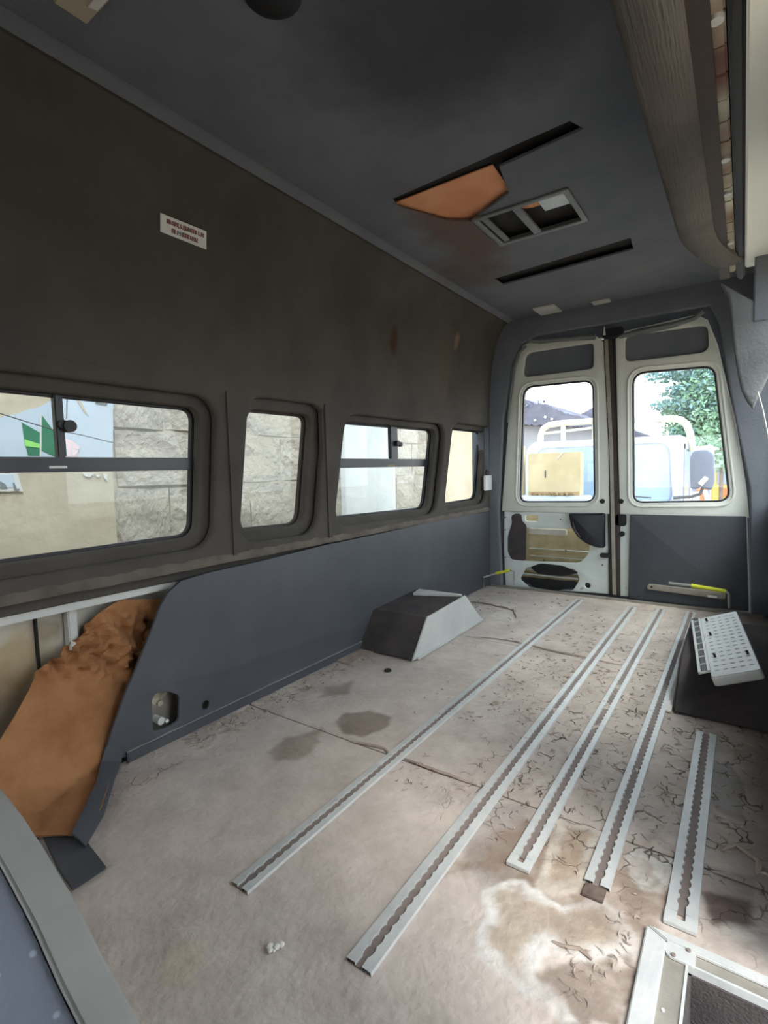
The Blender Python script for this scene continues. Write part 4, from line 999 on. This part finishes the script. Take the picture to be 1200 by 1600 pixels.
poster('blue_field', ((-40, 740), (20, 742), (26, 762), (-40, 762)), XQ+.0035, 'posterblue', '', .001, parent=ps2)
poster('green_shape', ((0, 752), (8, 756), (12, 763), (0, 763)), XQ+.005, 'ink', '', .001, parent=ps2)
poster('letter_stroke', ((20, 755), (22, 754), (26, 764), (31, 764), (30, 766), (22, 766)), XQ+.005, 'ink', '', .001, parent=ps2)
for k, pts in enumerate((((128, 739), (146, 740), (140, 746), (132, 744)), ((148, 742), (156, 742), (153, 747)), ((160, 739), (167, 741), (167, 752), (162, 746)))):
    poster('paper_scrap', pts, XQ, 'paper', ['wide white paper scrap stuck on the render under the transom bar', 'tiny white paper scrap, middle of three under the transom bar', 'pointed white paper scrap nearest the block wall'][k], cat='paper scrap')
# loose wire sagging in front of the posters
tag(MB().tube([tuple(onX(*q, XW+.12)) for q in ((-40, 628), (0, 646), (45, 660), (85, 672), (120, 678), (178, 692))], .0022, 6).build('loose_wire', 'wire'), 'thin dark wire sagging across the poster outside the near window', 'wire')

# ---- truck behind
TY = 7.0
tr = empty('truck', (-1.5, TY, -.7), 'white light truck with cream roof rack parked behind the van', 'truck')
tx0_, tx1_ = -2.52, -.60
# cab: profile (Y,z) extruded in X
cabp = [(TY-.05, -.35), (TY-.05, .42), (TY+.10, 1.10), (TY+.24, 1.19), (TY+1.5, 1.19), (TY+1.6, 1.1), (TY+1.6, -.35)]
cab = MB().prism(cabp, 'X', tx0_, tx1_, .05, 3).build('cab', 'truckw', tr, smooth=True)
def wsq(x, z): # point on sloped windscreen
    t = (z-.42)/(1.10-.42); return (x, TY-.05+.15*t-.006, z)
def slab(outline, m_, nm, off=0, th=.012):
    pts = [Vector(wsq(x, z))+Vector((0, -off, 0)) for x, z in outline]
    mm = MB(); bmx = mm.bm; f = [bmx.verts.new(p) for p in pts]; g_ = [bmx.verts.new(p+Vector((0, th, 0))) for p in pts]
    bmx.faces.new(f); bmx.faces.new(g_[::-1])
    for i in range(len(f)): bmx.faces.new((f[i], g_[i], g_[(i+1) % len(f)], f[(i+1) % len(f)]))
    return mm.build(nm, m_, cab)
ws = rpoly([(-2.40, .38), (-.70, .38), (-.76, 1.08), (-2.34, 1.08)], .12, 6)
slab(grow(ws, .022), 'slategrey', 'windscreen_rubber', .004); slab(ws, 'truckglass', 'windscreen', .012)
MB().box((tx0_-.02, TY-.16, .27), (tx1_+.02, TY-.04, .40), bev=.03).build('cowl', 'truckw', tr, smooth=True)
MB().box((tx0_, TY-.12, -.30), (tx1_, TY-.02, .27), bev=.02).build('grille_panel', 'truckw', tr)
MB().box((tx0_, TY-.26, -.45), (tx1_, TY-.1, -.22), bev=.03).build('bumper', 'slategrey', tr)
for x in (tx0_+.2, tx1_-.2): MB().cyl((x, TY-.15, .0), (x, TY-.1, .0), .11, 20).build('headlamp', 'white', cab, smooth=True)
for x in (tx0_+.15, tx1_-.15): MB().cyl((x-.12, TY+.5, -.35), (x+.12, TY+.5, -.35), .35, 24).build('wheel', 'blackrub', tr, smooth=True)
MB().tube([(-1.5, TY-.12, .42), (-1.2, TY-.13, .46), (-.9, TY-.12, .44)], .008).build('wiper', 'wire', cab)
MB().tube([(-2.3, TY-.16, .42), (-2.1, TY-.16, .45), (-1.85, TY-.15, .42)], .008).build('wiper', 'wire', cab)
# side door with vents
MB().box((tx1_-.01, TY+.30, .45), (tx1_+.006, TY+1.0, 1.02)).build('side_glass', 'truckglass', cab)
MB().box((tx1_-.01, TY+.22, .36), (tx1_+.012, TY+.30, 1.08)).box((tx1_-.01, TY+1.0, .36), (tx1_+.012, TY+1.08, 1.08)).box((tx1_-.01, TY+.22, 1.02), (tx1_+.012, TY+1.08, 1.08)).build('side_frame', 'slategrey', cab)
for y in (TY+1.2, TY+1.32, TY+1.44): MB().box((tx1_-.01, y, .5), (tx1_+.01, y+.05, 1.0)).build('vent_slat', 'slategrey', cab)
# rack
RY = 7.75
def rp_(x, y): return tuple(onY(x, y, RY))
MB().tube([rp_(843, 705), rp_(845, 680), rp_(849, 670), rp_(858, 664), rp_(880, 661), rp_(930, 658), rp_(990, 657), rp_(1050, 654.5), rp_(1064, 656), rp_(1072, 662), rp_(1078, 676), rp_(1082, 705)], .045, 10).build('rack_hoop', 'cream', tr, smooth=True)
for x in (880, 929, 1029): MB().tube([rp_(x, 661), rp_(x, 700)], .035, 8).build('rack_post', 'cream', tr, smooth=True)
MB().tube([rp_(846, 678), rp_(930, 668)], .018, 8).build('rack_rail', 'cream', tr, smooth=True)
MB().box((tx0_, TY+1.75, -.2), (tx1_, TY+3.2, .35)).build('load_bed', 'greywall', tr)
# mirror
m0 = [xz(*q, 6.9) for q in ((1079, 764), (1078, 715), (1084, 704), (1106, 702), (1116, 710), (1117, 752), (1112, 766), (1099, 764), (1096, 758), (1092, 764))]
msh = plate('mirror_shell', 'mirror', rpoly(m0, .03, 4), [], 'Y', 6.9, .10, .02, tr)
MB().tube([tuple(onY(*q, 6.88)) for q in ((1052, 778), (1080, 776), (1094, 772), (1098, 762), (1098, 752))], .018, 8).build('mirror_arm', 'wire', tr, smooth=True)
MB().tube([tuple(onY(*q, 6.84)) for q in ((1094, 757), (1104, 746))], .03, 6).build('mirror_clamp', 'galv', msh)
# cartons standing on the cowl
def carton(x0, x1, z0, z1, y0, y1, lab):
    o = empty('carton', ((x0+x1)/2, (y0+y1)/2, z0), lab, 'box')
    MB().box((x0, y0, z0), (x1, y1, z1), bev=.008).build('body', 'carton', o)
    MB().box((x0+.01, y0-.006, z0), (x1-.01, y0-.0005, z0+.05)).build('bottom_edge', 'cartonside', o)
    return o
bx0, bz0 = xz(833, 773, 6.72); bx1, bz1 = xz(913, 706, 6.72)
cz = bz0
stnd = MB().box((bx0-.6, 6.45, -.7), (bx1+.1, 6.715, cz), bev=.01).build('pallet_box', 'posterblue'); tag(stnd, 'pale blue flat topped crate carrying tan cartons before the truck', 'crate')
cb = carton(bx0, bx1, cz, bz1, 6.52, 6.70, 'large tan cardboard box in front of the truck windscreen')
MB().box((bx0+.22, 6.513, cz+.23), (bx0+.235, 6.5195, cz+.32)).build('dark_mark', 'wire', cb)
MB().prism([(bx1-.28, bz1-.08), (bx1-.27, bz1-.08), (bx1-.20, bz1), (bx1-.215, bz1)], 'Y', 6.513, 6.5195).build('white_scuff', 'paper', cb)
ax1 = xz(826, 773, 6.72)[0]
carton(ax1-.34, ax1-.03, cz, xz(820, 697, 6.72)[1], 6.58, 6.70, 'taller pale tan carton to the left, partly hidden by the rear door')
m_ = MB()
for k in range(40):
    shx = random.uniform(bx0+.05, bx1-.05); shard(m_, shx, random.uniform(6.455, 6.485), random.uniform(.03, .08), .03, random.uniform(0, 6.28), cz+.003, .04)
tag(m_.build('dry_leaves', 'cartonside'), 'dry leaves gathered at the foot of the large tan box', 'leaves', kind='stuff')

# ---- yellow minibus, cone, shed, roofs, tree
yv = empty('minibus', (.6, 15, -.7), 'yellow minibus parked far behind the truck mirror', 'vehicle')
vx0_ = xz(1112, 740, 15)[0]
MB().prism(rpoly([(vx0_, -.35), (vx0_, .62), (vx0_+.18, 1.05), (vx0_+2.0, 1.05), (vx0_+2.2, .6), (vx0_+2.2, -.35)], .12, 4), 'Y', 15, 19, .05).build('body', 'yellowvan', yv, smooth=True)
MB().box((vx0_+.12, 14.97, .30), (vx0_+.62, 15.0, .85), bev=.01).box((vx0_+.72, 14.97, .30), (vx0_+1.7, 15.0, .85), bev=.01).build('window', 'truckglass', yv)
MB().box((vx0_+.66, 14.97, -.3), (vx0_+.69, 15.0, 1.0)).build('pillar', 'cream', yv)
MB().cyl((vx0_+.45, 14.9, -.38), (vx0_+.45, 15.15, -.38), .32, 20).build('wheel', 'blackrub', yv, smooth=True)
MB().box((vx0_+.25, 14.96, .0), (vx0_+.45, 15.0, .2)).build('lamp', 'orange', yv)
cn = empty('barrier', (xz(1098, 775, 10.8)[0], 10.8, -.7), 'orange and white plastic barrier below the truck mirror', 'barrier')
c0_ = onY(1088, 766, 10.8); c1_ = onY(1108, 766, 10.8)
MB().prism([(c0_[0]-.05, -.7), (c1_[0]+.22, -.7), (c1_[0]-.05, c0_[2]+.03), (c0_[0], c0_[2]+.03)], 'Y', 10.8, 11.05, .02).build('body', 'orange', cn)
MB().prism([(c1_[0]+.0, -.1), (c1_[0]+.16, -.1), (c1_[0]-.04, c0_[2]+.0), (c1_[0]-.10, c0_[2]+.0)], 'Y', 10.78, 10.799).build('white_band', 'paper', cn)
# shed with ragged roof
sh = empty('shed', (-4.5, 13, -.7), 'grey walled shed with weathered ragged roof beyond the truck', 'shed')
SY = 13
MB().box((-7.5, SY, -.7), (xz(932, 700, SY)[0], SY+4, xz(850, 662, SY)[1])).build('wall', 'greywall', sh)
rt = [(795, 626), (815, 621), (838, 632), (852, 631), (866, 638), (885, 646), (904, 650), (925, 658), (940, 664), (940, 668), (815, 663), (795, 664)]
jag = []
for (xa_, ya_), (xb_, yb_) in zip(rt, rt[1:]+rt[:1]):
    nn_ = max(1, int(abs(xb_-xa_)/2.2))
    for k in range(nn_):
        t = k/nn_; jag.append(xz(xa_+(xb_-xa_)*t, ya_+(yb_-ya_)*t+random.uniform(-1.3, 1.3), SY-.4))
MB().prism(jag, 'Y', SY-.4, SY+3.5).build('roof', 'roofgrey', sh)
for (x, y) in ((852, 652), (862, 655), (836, 657)):
    p = xz(x, y, SY-.42); MB().box((p[0]-.025, SY-.44, p[1]-.02), (p[0]+.03, SY-.41, p[1]+.03), rot=Matrix.Rotation(random.uniform(-.6, .6), 3, 'Y')).build('loose_sheet', 'paper', sh)
sh2 = empty('shed', (-3.2, 17, -.7), 'dark gabled roof peeking up right of the ragged shed roof', 'shed')
MB().prism([xz(x, y, 17) for x, y in ((885, 660), (905, 648), (926, 637), (948, 650), (968, 665), (1014, 681), (1014, 690), (885, 690))], 'Y', 17, 20).build('roof', 'roofgrey', sh2)
p_ = [xz(x, y, 17.3) for x, y in ((888, 686), (1010, 688))]
MB().box((p_[0][0], 17.3, -.7), (p_[1][0], 19.6, p_[0][1])).build('wall', 'greywall', sh2)
bs = empty('market_stall', (-.9, 12, -.7), 'brown and white covered stall between rack and mirror', 'stall')
s0 = onY(1064, 698, 12); s1 = onY(1085, 735, 12)
MB().box((s0[0]-.1, 12, s1[2]), (s0[0]+.55, 12.6, s0[2]), bev=.02).build('canopy', 'carpet' if 0 else 'render', bs)
MB().box((s0[0]-.05, 12.1, -.7), (s0[0]+.5, 12.5, s1[2])).build('base', 'slategrey', bs)
MB().box((s0[0]-.12, 11.95, s1[2]+.1), (s0[0]+.57, 12.0, s1[2]+.22)).build('white_board', 'paper', bs)

def leafcloud(name, ctr, rad, n, m_, parent, sz=(.10, .2), flat=1):
    V = []; F = []
    r = np.random.default_rng(int(abs(ctr[0])*100+n))
    for i in range(n):
        d = r.normal(size=3); d /= np.linalg.norm(d); rr = r.random()**.45
        p = np.array(ctr)+d*rr*np.array(rad)
        a_ = r.normal(size=3); a_ /= np.linalg.norm(a_); b_ = np.cross(a_, r.normal(size=3)); b_ /= np.linalg.norm(b_)
        s_ = r.uniform(*sz); a_ = a_*s_; b_ = b_*s_*.45
        k = len(V); V += [p-a_, p-b_, p+a_, p+b_]; F.append((k, k+1, k+2, k+3))
    me = bpy.data.meshes.new(name); me.from_pydata([tuple(v) for v in V], [], F)
    return link(name, me, m_, parent)
te = empty('tree', (.7, 22, -.7), 'broad green tree with loose leafy branches behind the truck', 'tree')
TYy = 22
for (x, y, rx, rz, n, mm) in ((1115, 600, 1.0, 1.0, 1500, 'leaf2'), (1110, 650, 1.2, 1.1, 1900, 'leaf'), (1130, 690, 1.1, .8, 1300, 'leaf'), (1090, 610, .55, .55, 420, 'leaf'), (1085, 640, .6, .35, 380, 'leaf2'),
                              (1052, 633, .55, .16, 160, 'leaf2'), (1062, 612, .5, .13, 110, 'leaf2'), (1045, 587, .7, .14, 130, 'leaf2'), (1040, 572, .7, .12, 110, 'leaf2'), (1068, 590, .3, .15, 50, 'leaf2'), (1070, 680, .5, .25, 140, 'leaf2'), (1060, 703, .45, .16, 80, 'leaf2'), (1180, 620, 2.2, 2.4, 1500, 'leaf'), (1240, 560, 3, 2.5, 900, 'leaf')):
    p = onY(x, y, TYy); leafcloud('foliage', p, (rx*1.38, 1.2, rz*1.38), int(n*2.2), mm, te, (.05, .13))['kind'] = 'stuff'
MB().tube([(.8, 22.3, -.7), (.7, 22.2, 1.6), (.4, 22.1, 4.0), (0, 22, 6)], [.22, .18, .13, .06], 10).build('trunk', 'bark', te, smooth=True)
for q in (((1110, 690), (1085, 640), (1040, 632)), ((1120, 640), (1080, 595), (1035, 575)), ((1120, 700), (1080, 690), (1060, 700))):
    MB().tube([tuple(onY(x, y, TYy)) for x, y in q], [.07, .04, .015], 6).build('branch', 'bark', te, smooth=True)
hg = empty('bush', (1.2, 13.5, -.7), 'low pale green bush behind the mirror, in front of the tree', 'bush')
p = onY(1112, 700, 14.0); leafcloud('foliage', (p[0]+.2, 14.0, p[2]-.1), (.9, .5, .45), 800, 'leaf', hg, (.05, .1))['kind'] = 'stuff'
MB().tube([(p[0]+.2, 14.0, -.7), (p[0]+.2, 14.0, p[2])], .05, 6).build('stem', 'bark', hg)
sb_ = empty('roof_plant', (xz(835, 640, 12.4)[0], 12.4, xz(835, 640, 12.4)[1]-.15), 'small pale plants growing on the ragged shed roof', 'plant')
p = onY(832, 634, 12.8); leafcloud('foliage', p, (.45, .3, .14), 120, 'slategrey', sb_, (.04, .08))['kind'] = 'stuff'
